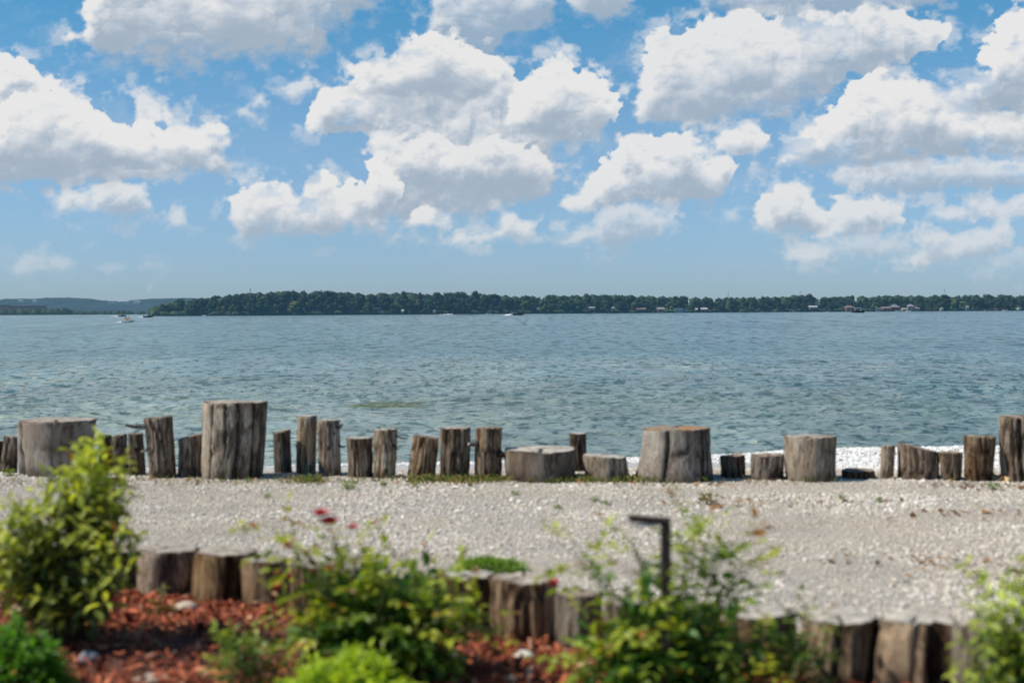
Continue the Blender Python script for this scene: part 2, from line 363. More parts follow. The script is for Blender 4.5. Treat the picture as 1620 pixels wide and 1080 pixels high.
def sawn_mat(name, dark, light, stain, stain_at=.62):
    m, nt, b = mat(name); tc = N(nt, 'ShaderNodeTexCoord'); ob = tc.outputs['Object']
    w = N(nt, 'ShaderNodeTexWave', wave_type='RINGS', rings_direction='Z'); w.inputs['Scale'].default_value = 22; w.inputs['Distortion'].default_value = 3.5
    w.inputs['Detail'].default_value = 3; w.inputs['Detail Scale'].default_value = 2; L(nt, ob, w.inputs['Vector'])
    n = noise(nt, ob, 9, 6, .65); n2 = noise(nt, ob, 5, 3, .5)
    k = math_n(nt, 'ADD', math_n(nt, 'MULTIPLY', w.outputs['Fac'], .25), math_n(nt, 'MULTIPLY', n, .8))
    t = attr(nt, 'tone').outputs['Fac']
    k = math_n(nt, 'SUBTRACT', k, math_n(nt, 'MULTIPLY', t, .8))
    r = ramp(nt, [(.15, tuple(x*.25 for x in dark)), (.35, dark), (.75, light)]); L(nt, k, r.inputs[0])
    sr = ramp(nt, [(stain_at-.05, (0, 0, 0)), (stain_at+.05, (1, 1, 1))]); L(nt, n2, sr.inputs[0])
    L(nt, mixc(nt, math_n(nt, 'MULTIPLY', sr.outputs[0], .75), r.outputs[0], stain), b.inputs['Base Color'])
    b.inputs['Roughness'].default_value = .85; bump(nt, b, k, .5, .006)
    return m
def attr_mat(name, rough=.9, spec=.2, mul=1.0, nscale=60, namp=.3, trans=0.0, bumps=.3):
    """colour from the point attribute 'col' with fine noise over it"""
    m, nt, b = mat(name); tc = N(nt, 'ShaderNodeTexCoord')
    a = attr(nt, 'col').outputs['Color']
    n = noise(nt, tc.outputs['Object'], nscale, 3)
    s = N(nt, 'ShaderNodeVectorMath', operation='SCALE'); L(nt, a, s.inputs[0])
    L(nt, math_n(nt, 'ADD', math_n(nt, 'MULTIPLY', n, 2*namp*mul), (1-namp)*mul), s.inputs['Scale'])
    L(nt, s.outputs[0], b.inputs['Base Color']); b.inputs['Roughness'].default_value = rough; b.inputs['Specular IOR Level'].default_value = spec
    if bumps: bump(nt, b, n, bumps, .01)
    if trans:
        out = nt.nodes['Material Output']; tr = N(nt, 'ShaderNodeBsdfTranslucent')
        tcx = N(nt, 'ShaderNodeVectorMath', operation='MULTIPLY'); L(nt, s.outputs[0], tcx.inputs[0]); tcx.inputs[1].default_value = (1.5, 1.45, .5)
        L(nt, tcx.outputs[0], tr.inputs['Color']); mx = N(nt, 'ShaderNodeMixShader'); mx.inputs[0].default_value = trans
        L(nt, b.outputs[0], mx.inputs[1]); L(nt, tr.outputs[0], mx.inputs[2]); L(nt, mx.outputs[0], out.inputs['Surface'])
    return m

# ================================================================ light and sky
SUN = Vector((-.64, -.09, .76)).normalized()
elev = math.asin(SUN.z); az = math.atan2(SUN.x, SUN.y)       # clockwise from +Y
ld = bpy.data.lights.new('sun', 'SUN'); ld.energy = 5.0; ld.angle = math.radians(.5); ld.color = (1, .92, .78)
lo = bpy.data.objects.new('sun', ld); col.objects.link(lo); lo.rotation_euler = SUN.to_track_quat('Z', 'Y').to_euler()
W = bpy.data.worlds.new('World'); scene.world = W; W.use_nodes = True
nt = W.node_tree; bg = nt.nodes['Background']
sky = N(nt, 'ShaderNodeTexSky', sky_type='NISHITA', sun_disc=False, sun_elevation=elev, sun_rotation=az, altitude=0, air_density=1.0, dust_density=.3, ozone_density=3.0)
wtc = N(nt, 'ShaderNodeTexCoord'); wsp = N(nt, 'ShaderNodeSeparateXYZ'); L(nt, wtc.outputs['Generated'], wsp.inputs[0])
grad = ramp(nt, [(.0, (.45, .622, .96)), (.02, (.45, .622, .96)), (.117, (.56, .72, .87)), (.208, (.33, .73, .87)), (.5, (.50, .78, .87))]); L(nt, wsp.outputs[2], grad.inputs[0])
tint = mixc(nt, 1.0, sky.outputs[0], grad.outputs[0], 'MULTIPLY')
L(nt, tint, bg.inputs['Color']); bg.inputs['Strength'].default_value = .126
W.cycles.sampling_method = 'MANUAL'; W.cycles.sample_map_resolution = 512

# clouds: a backdrop 12 km out, its opacity and colour stored on the vertices, fine detail by noise
RAD = 12000.
azs = np.radians(np.arange(-27, 27.01, .036)); els = np.arange(0, 640, 1.4)
AZ, EY = np.meshgrid(azs, els)                     # EY: picture units above the horizon
Xp = np.tan(AZ)*F; Yp = 493-EY/np.cos(AZ)*1.0
crgb, ca = clouds(Xp[::-1]+810, Yp[::-1]); crgb = crgb[::-1]; ca = ca[::-1]
ca = ca*sstep(640, 560, EY)*sstep(27, 25.5, np.abs(np.degrees(AZ)))
Zs = EY/F*RAD/1.0
V = np.stack([RAD*np.sin(AZ), RAD*np.cos(AZ), Zs+CAMZ], -1).reshape(-1, 3)
h_, w_ = AZ.shape; idx = np.arange(h_*w_).reshape(h_, w_)
Q = np.stack([idx[:-1, :-1], idx[:-1, 1:], idx[1:, 1:], idx[1:, :-1]], -1).reshape(-1, 4)
keep = ca.ravel()[Q].max(1) > .004; Q = Q[keep]
used = np.unique(Q); remap = np.full(len(V), -1); remap[used] = np.arange(len(used))
cm = new_mesh('sky', V[used], remap[Q], {'col': crgb.reshape(-1, 3)[used], 'opacity': ca.ravel()[used]}, True)
m, nt, b = mat('cloud'); nt.nodes.remove(b); out = nt.nodes['Material Output']
em = N(nt, 'ShaderNodeEmission'); tr = N(nt, 'ShaderNodeBsdfTransparent'); mx = N(nt, 'ShaderNodeMixShader')
L(nt, attr(nt, 'col').outputs['Color'], em.inputs['Color']); em.inputs['Strength'].default_value = 1.0
L(nt, attr(nt, 'opacity').outputs['Fac'], mx.inputs[0]); L(nt, tr.outputs[0], mx.inputs[1]); L(nt, em.outputs[0], mx.inputs[2]); L(nt, mx.outputs[0], out.inputs['Surface'])
m.cycles.emission_sampling = 'NONE'
tag(link('sky', cm, m), kind='structure')

# ================================================================ ground
LAKEZ = -.45
def shore_y(x): return np.interp(x, [-40, -8, -3.6, -1.7, 1.8, 3.4, 5.2, 8.5, 40], [19.0, 20.3, 20.7, 21.1, 21.8, 22.2, 23.2, 23.4, 24.5])+.07*np.sin(x*1.9)+.05*np.sin(x*4.3+1)
def ground_z(x, y):
    s = shore_y(x)
    t = np.clip((y-15.9)/(s-15.9), 0, 3)
    z = -.45*t**1.15
    z = np.where(t > 1, -.45-(t-1)*2.0, z)
    z = np.where(y < 15.9, 0, z)
    return z+.022*(fbm(x*.55, y*.55, 3, 4)-.5)*np.clip(1.2-t, 0, 1)
gx = np.concatenate([np.linspace(-400, -22, 18), np.arange(-21, 21.01, .15), np.linspace(22, 400, 18)])
gy = np.concatenate([np.linspace(-60, -1, 10), np.arange(0, 26, .15), np.linspace(26.5, 34, 6)])
GX, GY = np.meshgrid(gx, gy); GZ = ground_z(GX, GY)
h_, w_ = GX.shape; idx = np.arange(h_*w_).reshape(h_, w_)
Q = np.stack([idx[:-1, :-1], idx[:-1, 1:], idx[1:, 1:], idx[1:, :-1]], -1).reshape(-1, 4)
gm = new_mesh('gravel_ground', np.stack([GX, GY, GZ], -1).reshape(-1, 3), Q)
m, nt, b = mat('gravel_dust'); tc = N(nt, 'ShaderNodeTexCoord'); ob = tc.outputs['Object']
n1 = noise(nt, ob, 1.1, 6, .6); n2 = noise(nt, ob, 45, 4, .6)
r = ramp(nt, [(.32, (.36, .32, .27)), (.5, (.46, .415, .36)), (.68, (.49, .425, .34))]); L(nt, n1, r.inputs[0])
r2 = ramp(nt, [(.3, (.45, .45, .45)), (.6, (1.1, 1.1, 1.1))]); L(nt, n2, r2.inputs[0])
c = mixc(nt, 1.0, r.outputs[0], r2.outputs[0], 'MULTIPLY')
vo = N(nt, 'ShaderNodeTexVoronoi'); vo.inputs['Scale'].default_value = 38; L(nt, ob, vo.inputs['Vector'])
# beach tint beyond the log row
sp = N(nt, 'ShaderNodeSeparateXYZ'); L(nt, ob, sp.inputs[0])
bt = N(nt, 'ShaderNodeMapRange'); bt.inputs[1].default_value = 15.9; bt.inputs[2].default_value = 17.0; L(nt, sp.outputs[1], bt.inputs[0])
c = mixc(nt, bt.outputs[0], c, mixc(nt, n2, (.36, .345, .32), (.56, .55, .53)))
L(nt, c, b.inputs['Base Color']); b.inputs['Roughness'].default_value = .95
bump(nt, b, math_n(nt, 'ADD', vo.outputs['Distance'], n2), .7, .02)
tag(link('gravel_ground', gm, m), kind='structure')

ICO_V = None
def ico():
    t = (1+5**.5)/2
    v = np.array([(-1, t, 0), (1, t, 0), (-1, -t, 0), (1, -t, 0), (0, -1, t), (0, 1, t), (0, -1, -t), (0, 1, -t), (t, 0, -1), (t, 0, 1), (-t, 0, -1), (-t, 0, 1)], float)
    v /= np.linalg.norm(v[0])
    f = np.array([(0, 11, 5), (0, 5, 1), (0, 1, 7), (0, 7, 10), (0, 10, 11), (1, 5, 9), (5, 11, 4), (11, 10, 2), (10, 7, 6), (7, 1, 8), (3, 9, 4), (3, 4, 2), (3, 2, 6), (3, 6, 8), (3, 8, 9), (4, 9, 5), (2, 4, 11), (6, 2, 10), (8, 6, 7), (9, 8, 1)])
    return v, f
def scatter_stones(name, P, size, cols, flat=.6, jag=.28, tilt=.5):
    """P (n,3) centres, size (n,), cols (n,3): every stone its own dented, tilted lump"""
    iv, jf = ico(); n = len(P)
    v = iv[None]*(1+R.uniform(-jag, jag, (n, 12, 1)))*np.stack([R.uniform(.75, 1.35, n), R.uniform(.7, 1.0, n), flat*R.uniform(.75, 1.25, n)], -1)[:, None]
    a = R.uniform(0, 2*np.pi, n); ca_, sa = np.cos(a)[:, None], np.sin(a)[:, None]
    t = R.normal(0, tilt*.5, n)[:, None]; ct, st = np.cos(t), np.sin(t)
    x, y, z = v[..., 0], v[..., 1], v[..., 2]
    y, z = y*ct-z*st, y*st+z*ct
    x, y = x*ca_-y*sa, x*sa+y*ca_
    v = np.stack([x, y, z], -1)*(size[:, None, None]*.5)+P[:, None]
    f = jf[None]+(np.arange(n)*12)[:, None, None]
    c = np.repeat(cols[:, None], 12, 1)
    return new_mesh(name, v.reshape(-1, 3), f.reshape(-1, 3), {'col': c.reshape(-1, 3)}, False)
def wedge(n, y0, y1, marg=.7, slope=.375):
    """n random points in the part of the ground the picture can see (plus a margin)"""
    out = np.zeros((0, 2))
    while len(out) < n:
        y = R.uniform(y0, y1, n); x = R.uniform(-1, 1, n)*(slope*y1+marg)
        k = np.abs(x) < slope*y+marg; out = np.concatenate([out, np.stack([x, y], -1)[k]])
    return out[:n]
def near_row_y(x): return 7.78-.50*x          # line of the near log row
# gravel of the drive
pal = np.array([(.42, .39, .35), (.52, .495, .455), (.34, .31, .275), (.64, .62, .585), (.42, .355, .28), (.22, .20, .18), (.47, .41, .335), (.31, .26, .205)])
P = wedge(190000, 6.3, 16.4)
P = P[(P[:, 1] > near_row_y(P[:, 0])-.05)]
dens = fbm(P[:, 0]*.9, P[:, 1]*.9, 9, 4)
P = P[R.uniform(0, 1, len(P)) < .30+1.1*sstep(.36, .60, dens)]
n = len(P); sz = R.lognormal(math.log(.0165), .40, n).clip(.008, .05)
cc = pal[R.choice(len(pal), n, p=[.24, .2, .14, .12, .1, .06, .08, .06])]*.74+np.array([.48, .425, .35])*.28
cc = cc*R.uniform(.82, 1.15, (n, 1))
trk = np.exp(-((P[:, 1]-9.9-.10*P[:, 0]+.3*np.sin(P[:, 0]*.5))/.38)**2)+np.exp(-((P[:, 1]-11.9-.10*P[:, 0]+.3*np.sin(P[:, 0]*.5))/.42)**2)+.8*np.exp(-((P[:, 1]-14.0-.03*P[:, 0])/.35)**2)
tanp = np.clip(sstep(.46, .64, fbm(P[:, 0]*.35+4, P[:, 1]*.9, 61, 4))*.8+.55*trk*(.4+fbm(P[:, 0]*.8, P[:, 1]*1.2, 62, 3)), 0, 1)[:, None]
sz *= (1-.30*tanp[:, 0])*(.8+.5*fbm(P[:, 0]*.6+9, P[:, 1]*.9, 63, 3))
cc = cc*(1-tanp*.6)+tanp*.6*np.array([.40, .345, .275])
gz = ground_z(P[:, 0], P[:, 1])
M_STONE = attr_mat('pebble', .9, .2, 1.38, 90, .25)
tag(link('gravel', scatter_stones('gravel', np.stack([P[:, 0], P[:, 1], gz+sz*.12], -1), sz, cc), M_STONE), 'pale grey and tan crushed gravel covering the drive between the two log rows', 'gravel', kind='stuff')
# white pebbles of the beach
P = wedge(95000, 15.5, 24.6, 1.2)
P = P[(P[:, 1] < shore_y(P[:, 0])+.12) & (P[:, 1] > np.interp(P[:, 0], [-2, 3.2, 3.8], [19.3, 18.0, 15.75])+R.normal(0, .15, len(P)))]
n = len(P); sz = R.lognormal(math.log(.030), .33, n).clip(.015, .07)
wp = np.array([(.72, .72, .71), (.62, .62, .61), (.80, .79, .77), (.48, .47, .45), (.66, .62, .56)])
cc = wp[R.choice(5, n, p=[.30, .28, .14, .16, .12])]*R.uniform(.74, .92, (n, 1))*(1-.55*sstep(-.45, -.05, P[:, 1]-shore_y(P[:, 0])))[:, None]
tag(link('beach_pebbles', scatter_stones('beach_pebbles', np.stack([P[:, 0], P[:, 1], ground_z(P[:, 0], P[:, 1])+sz*.15], -1), sz, cc, .55), M_STONE), 'white pebbles of the narrow beach between logs and lake', 'pebbles', kind='stuff')
# brown leaf litter on the beach and by the logs
def flakes(P, z, size, cols, name, asp=.45, thick=.08, tilt=.5):
    n = len(P); b8 = np.array([(sx, sy*asp, sz) for sz in (-thick, thick) for sx, sy in ((-1, -1), (1, -1), (1, 1), (-1, 1))])
    v = b8[None]*np.stack([R.uniform(.6, 1.4, n), R.uniform(.6, 1.5, n), np.ones(n)], -1)[:, None]*(1+R.uniform(-.25, .25, (n, 8, 3)))
    a = R.uniform(0, 2*np.pi, n)[:, None]; t = R.normal(0, tilt, n)[:, None]; u = R.normal(0, tilt, n)[:, None]
    x, y, zz = v[..., 0], v[..., 1], v[..., 2]
    y, zz = y*np.cos(t)-zz*np.sin(t), y*np.sin(t)+zz*np.cos(t); x, zz = x*np.cos(u)-zz*np.sin(u), x*np.sin(u)+zz*np.cos(u)
    x, y = x*np.cos(a)-y*np.sin(a), x*np.sin(a)+y*np.cos(a)
    v = np.stack([x, y, zz], -1)*(size[:, None, None]*.5)+np.stack([P[:, 0], P[:, 1], z], -1)[:, None]
    fq = np.array([(0, 3, 2, 1), (4, 5, 6, 7), (0, 1, 5, 4), (1, 2, 6, 5), (2, 3, 7, 6), (3, 0, 4, 7)])
    f = fq[None]+(np.arange(n)*8)[:, None, None]
    return new_mesh(name, v.reshape(-1, 3), f.reshape(-1, 4), {'col': np.repeat(cols[:, None], 8, 1).reshape(-1, 3)}, False)
M_CHIP = attr_mat('wood_chip', .85, .25, 1.0, 40, .35)
pts = []
for k in range(420):
    cx = rnd.uniform(3.2, 8.2); pts.append((cx, rnd.gauss(19.5+.12*cx, .9)))
for k in range(700):   # russet bits washed together on the drive
    q = rnd.choice([(2.5, 13.2), (4.1, 12.4), (1.9, 14.6), (4.8, 14.3), (3.4, 9.6), (2.9, 10.1), (5.2, 11.6), (-.6, 14.9)]); pts.append((rnd.gauss(q[0], .50), rnd.gauss(q[1], .16)))
for k in range(500): pts.append((rnd.uniform(-6, 6), rnd.gauss(15.15, .2)))
P = np.array(pts); n = len(P); lc = np.array([(.22, .11, .05), (.30, .17, .08), (.13, .07, .04), (.34, .22, .12)])
tag(link('leaf_litter', flakes(P, ground_z(P[:, 0], P[:, 1])+.02, R.lognormal(math.log(.026), .4, n).clip(.012, .06), lc[R.choice(4, n)]*R.uniform(.7, 1.2, (n, 1)), 'leaf_litter', .5, .05, .4), M_CHIP), 'russet dead leaves and bark scraps scattered over gravel and beach', 'leaf litter', kind='stuff')
# red mulch of the flower bed
mg = []
for iy, t in enumerate(np.linspace(0, 1, 40)):
    for x in np.linspace(-4.5, 4.5, 90):
        y1 = near_row_y(x)+.06; y0 = 3.2; y = y0+(y1-y0)*t
        mg.append((x, y, .028+.03*(vnoise(np.array(x*3.), np.array(y*3.), 4)-.3)*min(1, (1-t)*8)-.012*(t > .98)))
idx = np.arange(40*90).reshape(40, 90); Q = np.stack([idx[:-1, :-1], idx[:-1, 1:], idx[1:, 1:], idx[1:, :-1]], -1).reshape(-1, 4)
tag(link('mulch_bed', new_mesh('mulch_bed', np.array(mg, float), Q), simple('mulch_soil', (.10, .035, .022), .95, .5, 30)), kind='structure')
P = wedge(46000, 5.3, 9.4, .3); P = P[(P[:, 1] < near_row_y(P[:, 0])+.02)]
P = P[R.uniform(0, 1, len(P)) < .35+1.1*sstep(.34, .52, fbm(P[:, 0]*1.7, P[:, 1]*1.7, 44, 4))]
n = len(P); mp_ = np.array([(.42, .115, .055), (.27, .062, .032), (.54, .18, .09), (.12, .03, .018), (.60, .34, .22)])
tag(link('mulch', flakes(P, .045+R.uniform(0, .035, n), R.lognormal(math.log(.036), .45, n).clip(.012, .11), mp_[R.choice(5, n, p=[.32, .26, .2, .16, .06])]*R.uniform(.6, 1.25, (n, 1)), 'mulch', .24, .10, .45), M_CHIP), 'red dyed wood chip mulch covering the flower bed in front', 'mulch', kind='stuff')

# ================================================================ lake
ypx = np.concatenate([np.arange(285, 1.0, -.7)]); ry = F*(CAMZ-LAKEZ)/ypx
ry = np.concatenate([ry, [5600, 6500, 9000, 14000]])
ca_ = np.tan(np.radians(np.concatenate([[-60, -50, -42, -36, -32, -29], np.arange(-26, 26.01, .055), [29, 32, 36, 42, 50, 60]])))
LX = ry[:, None]*ca_[None]; LY = np.repeat(ry[:, None], len(ca_), 1)
dY = np.gradient(ry)[:, None]; LZ = np.zeros_like(LX)
gust = .65+.7*fbm(LX*.05, LY*.03, 71, 3)
for k in range(90):
    lam = math.exp(rnd.uniform(math.log(.20), math.log(2.6))); th = rnd.gauss(math.radians(12), .50)
    kx, ky = math.sin(th)*2*math.pi/lam, math.cos(th)*2*math.pi/lam
    amp = .0052*lam**.80*rnd.uniform(.5, 1.3)
    wgt = sstep(2.2, 4.5, lam/dY)
    ph = kx*LX+ky*LY+rnd.uniform(0, 6.28)+1.2*np.sin(LX*.31+LY*.17+k)
    LZ += amp*wgt*(np.sin(ph)+.25*np.sin(2*ph+1.3))*gust
LZ *= sstep(19, 25, LY)*.6+.4
h_, w_ = LX.shape; idx = np.arange(h_*w_).reshape(h_, w_)
Q = np.stack([idx[:-1, :-1], idx[:-1, 1:], idx[1:, 1:], idx[1:, :-1]], -1).reshape(-1, 4)
lm = new_mesh('lake', np.stack([LX, LY, LZ+LAKEZ], -1).reshape(-1, 3), Q)
m, nt, b = mat('lake_water'); tc = N(nt, 'ShaderNodeTexCoord'); ob = tc.outputs['Object']
n1 = noise(nt, ob, 1.0, 3, .5, (.030, .055, 1)); n2 = noise(nt, ob, 1.0, 4, .55, (.25, .6, 1))
sp = N(nt, 'ShaderNodeSeparateXYZ'); L(nt, ob, sp.inputs[0])
ratio = math_n(nt, 'DIVIDE', sp.outputs[0], math_n(nt, 'ADD', math_n(nt, 'ABSOLUTE', sp.outputs[1]), 10.0))
sh = math_n(nt, 'ADD', math_n(nt, 'MULTIPLY', ratio, 1.1), .5, True)
blue = mixc(nt, sh, (.20, .28, .27), (.060, .175, .245))
green = mixc(nt, sh, (.24, .27, .19), (.13, .21, .17))
near = N(nt, 'ShaderNodeMapRange'); near.inputs[1].default_value = 20; near.inputs[2].default_value = 120; near.inputs[3].default_value = .75; near.inputs[4].default_value = .12; L(nt, sp.outputs[1], near.inputs[0])
gmask = ramp(nt, [(.42, (0, 0, 0)), (.62, (1, 1, 1))]); L(nt, math_n(nt, 'ADD', math_n(nt, 'MULTIPLY', n1, .5), math_n(nt, 'MULTIPLY', n2, .5)), gmask.inputs[0])
c = mixc(nt, math_n(nt, 'MULTIPLY', gmask.outputs[0], near.outputs[0]), blue, green)
shal = N(nt, 'ShaderNodeMapRange'); shal.inputs[1].default_value = 20; shal.inputs[2].default_value = 75; shal.inputs[3].default_value = .75; shal.inputs[4].default_value = 0; L(nt, sp.outputs[1], shal.inputs[0])
c = mixc(nt, shal.outputs[0], c, mixc(nt, sh, (.32, .35, .29), (.22, .30, .28)))
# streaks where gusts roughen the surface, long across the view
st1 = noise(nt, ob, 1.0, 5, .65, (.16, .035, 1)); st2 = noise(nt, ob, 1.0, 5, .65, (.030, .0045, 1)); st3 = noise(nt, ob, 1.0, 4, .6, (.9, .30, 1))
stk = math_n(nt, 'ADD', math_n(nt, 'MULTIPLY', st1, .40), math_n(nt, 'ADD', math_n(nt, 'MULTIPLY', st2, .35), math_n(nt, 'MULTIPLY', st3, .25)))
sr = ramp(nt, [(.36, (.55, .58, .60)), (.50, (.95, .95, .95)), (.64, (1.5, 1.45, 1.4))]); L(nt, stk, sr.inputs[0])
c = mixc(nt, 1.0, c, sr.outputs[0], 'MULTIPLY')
# wavelet sides reflecting less sky, painted as short dark dashes, from ripples near the shore to long crests far out
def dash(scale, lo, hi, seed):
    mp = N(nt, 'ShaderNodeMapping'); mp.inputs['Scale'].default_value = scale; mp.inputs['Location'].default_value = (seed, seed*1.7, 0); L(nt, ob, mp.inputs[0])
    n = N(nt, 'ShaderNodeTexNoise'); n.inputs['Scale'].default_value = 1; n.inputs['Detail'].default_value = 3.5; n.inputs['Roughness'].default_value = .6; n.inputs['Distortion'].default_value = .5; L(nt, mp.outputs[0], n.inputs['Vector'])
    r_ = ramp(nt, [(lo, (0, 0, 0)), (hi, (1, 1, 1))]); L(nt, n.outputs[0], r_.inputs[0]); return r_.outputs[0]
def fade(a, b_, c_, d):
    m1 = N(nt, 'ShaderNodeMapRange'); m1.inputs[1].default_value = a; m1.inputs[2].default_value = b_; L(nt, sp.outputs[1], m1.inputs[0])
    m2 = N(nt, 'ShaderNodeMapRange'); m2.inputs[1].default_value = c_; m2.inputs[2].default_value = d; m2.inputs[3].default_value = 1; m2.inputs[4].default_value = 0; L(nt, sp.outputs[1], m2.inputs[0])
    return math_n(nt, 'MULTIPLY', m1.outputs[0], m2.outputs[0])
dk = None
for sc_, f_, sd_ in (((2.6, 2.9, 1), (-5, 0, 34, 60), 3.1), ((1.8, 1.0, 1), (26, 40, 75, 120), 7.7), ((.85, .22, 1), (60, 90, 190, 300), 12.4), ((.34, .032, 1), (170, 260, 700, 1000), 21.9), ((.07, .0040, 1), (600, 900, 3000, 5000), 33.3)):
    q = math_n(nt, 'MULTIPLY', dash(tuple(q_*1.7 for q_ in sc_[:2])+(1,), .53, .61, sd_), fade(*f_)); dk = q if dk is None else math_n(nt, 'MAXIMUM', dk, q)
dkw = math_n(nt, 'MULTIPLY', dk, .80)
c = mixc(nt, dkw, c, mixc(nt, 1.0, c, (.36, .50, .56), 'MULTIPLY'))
# green face of a small swell, put into colour with reflection lowered
mp = N(nt, 'ShaderNodeMapping'); mp.vector_type = 'POINT'; mp.inputs['Location'].default_value = (3.0/1.05, -34.6/1.3, 0); mp.inputs['Scale'].default_value = (1/1.05, 1/1.3, 0); L(nt, ob, mp.inputs[0])
ln_ = N(nt, 'ShaderNodeVectorMath', operation='LENGTH'); L(nt, mp.outputs[0], ln_.inputs[0])
bar = N(nt, 'ShaderNodeMapRange'); bar.inputs[1].default_value = 1.15; bar.inputs[2].default_value = .7; L(nt, math_n(nt, 'ADD', ln_.outputs['Value'], math_n(nt, 'MULTIPLY', math_n(nt, 'SUBTRACT', n2, .5), 1.2)), bar.inputs[0])
c = mixc(nt, bar.outputs[0], c, (.11, .14, .065))
L(nt, c, b.inputs['Base Color']); b.inputs['IOR'].default_value = 1.33
L(nt, math_n(nt, 'SUBTRACT', math_n(nt, 'SUBTRACT', .5, math_n(nt, 'MULTIPLY', bar.outputs[0], .42)), math_n(nt, 'MULTIPLY', dkw, .36), True), b.inputs['Specular IOR Level'])
L(nt, math_n(nt, 'ADD', math_n(nt, 'MULTIPLY', math_n(nt, 'SUBTRACT', .62, stk, True), .5), .06), b.inputs['Roughness'])
w1 = noise(nt, ob, 1.0, 5, .60, (1.6, 4.2, 1), .3); w2 = noise(nt, ob, 1.0, 3, .55, (.45, 1.1, 1), .3); w3 = noise(nt, ob, 1.0, 3, .5, (7, 15, 1), .3); w4 = noise(nt, ob, 1.0, 5, .62, (.10, .16, 1), .2)
hh = math_n(nt, 'ADD', math_n(nt, 'MULTIPLY', w1, .085), math_n(nt, 'ADD', math_n(nt, 'MULTIPLY', w2, .17), math_n(nt, 'ADD', math_n(nt, 'MULTIPLY', w3, .016), math_n(nt, 'MULTIPLY', w4, 1.2))))
bp = bump(nt, b, hh, 1.0, 1.0)
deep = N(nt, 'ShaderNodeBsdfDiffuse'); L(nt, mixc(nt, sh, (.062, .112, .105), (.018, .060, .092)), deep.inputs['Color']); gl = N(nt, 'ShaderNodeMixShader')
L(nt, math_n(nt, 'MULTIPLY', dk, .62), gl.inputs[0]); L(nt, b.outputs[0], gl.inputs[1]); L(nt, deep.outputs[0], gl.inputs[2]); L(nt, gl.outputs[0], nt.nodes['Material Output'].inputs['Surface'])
tag(link('lake', lm, m), kind='structure')
# ================================================================ far shore
def horizon(px): return 497.3-.00524*px
SH = [(236, 1240), (300, 1250), (420, 1290), (620, 1400), (820, 1480), (1020, 1600), (1220, 1750), (1420, 1880), (1680, 1980)]
def shoreY(px):
    return float(np.interp(px, [s[0] for s in SH], [s[1] for s in SH]))
TOP = [(236, 494), (250, 486), (262, 481), (290, 474), (330, 470), (370, 466), (400, 463), (480, 460), (540, 462), (580, 465), (650, 463), (700, 464), (740, 462), (780, 466), (820, 468), (870, 466), (950, 466), (1020, 468), (1100, 470), (1200, 470), (1260, 467), (1320, 469), (1420, 468), (1500, 467), (1680, 465)]
def topPy(px): return float(np.interp(px, [s[0] for s in TOP], [s[1] for s in TOP]))
AIR = (.016, .040, .068)  # haze in front of the far shore, added to its materials as emission
# land under the trees
rows = []
pxs = np.linspace(238, 1720, 60)
for off, z in ((-3, -2), (4, .6), (30, 3), (90, 5), (500, 6)):
    rows.append([(at(px+(0 if px > 260 else off*.0), horizon(px), shoreY(px)+off).x, shoreY(px)+off, z+LAKEZ) for px in pxs])
V = np.array(rows, float).reshape(-1, 3); idx = np.arange(5*60).reshape(5, 60)
Q = np.stack([idx[:-1, :-1], idx[:-1, 1:], idx[1:, 1:], idx[1:, :-1]], -1).reshape(-1, 4)
tag(link('far_shore', new_mesh('far_shore', V, Q), simple('far_shore_soil', (.045, .06, .04), .95, .4, .05, emit=tuple(x*.6 for x in AIR))), kind='structure')

def far_leaf(name, dark, light, air):
    m, nt, b = mat(name); oi = N(nt, 'ShaderNodeObjectInfo'); a = attr(nt, 'tone').outputs['Fac']
    tc = N(nt, 'ShaderNodeTexCoord'); n = noise(nt, tc.outputs['Object'], .35, 4, .6)
    k = math_n(nt, 'ADD', math_n(nt, 'MULTIPLY', a, .5), math_n(nt, 'MULTIPLY', n, .5))
    c = mixc(nt, k, dark, light)
    rv = N(nt, 'ShaderNodeMapRange'); rv.inputs[3].default_value = .55; rv.inputs[4].default_value = 1.5; L(nt, oi.outputs['Random'], rv.inputs[0])
    hs = N(nt, 'ShaderNodeHueSaturation'); L(nt, c, hs.inputs['Color']); L(nt, rv.outputs[0], hs.inputs['Value'])
    L(nt, math_n(nt, 'ADD', math_n(nt, 'MULTIPLY', math_n(nt, 'FRACT', math_n(nt, 'MULTIPLY', oi.outputs['Random'], 7.3)), .05), .455), hs.inputs['Hue'])
    L(nt, hs.outputs[0], b.inputs['Base Color']); b.inputs['Roughness'].default_value = .95; b.inputs['Specular IOR Level'].default_value = .1
    b.inputs['Emission Color'].default_value = (*air, 1); b.inputs['Emission Strength'].default_value = 1   # sunlit air on the way to the far shore, put in as an even glow
    return m
M_FAR = far_leaf('far_foliage', (.010, .021, .013), (.044, .070, .028), AIR)
M_FARL = far_leaf('far_foliage_light', (.035, .055, .022), (.105, .125, .042), AIR)
M_FTR = simple('far_trunk', (.06, .05, .045), .9, emit=tuple(x*.7 for x in AIR))
M_HILL = far_leaf('hill_foliage', (.018, .034, .026), (.040, .065, .040), (.052, .105, .155))
iv, jf = ico()
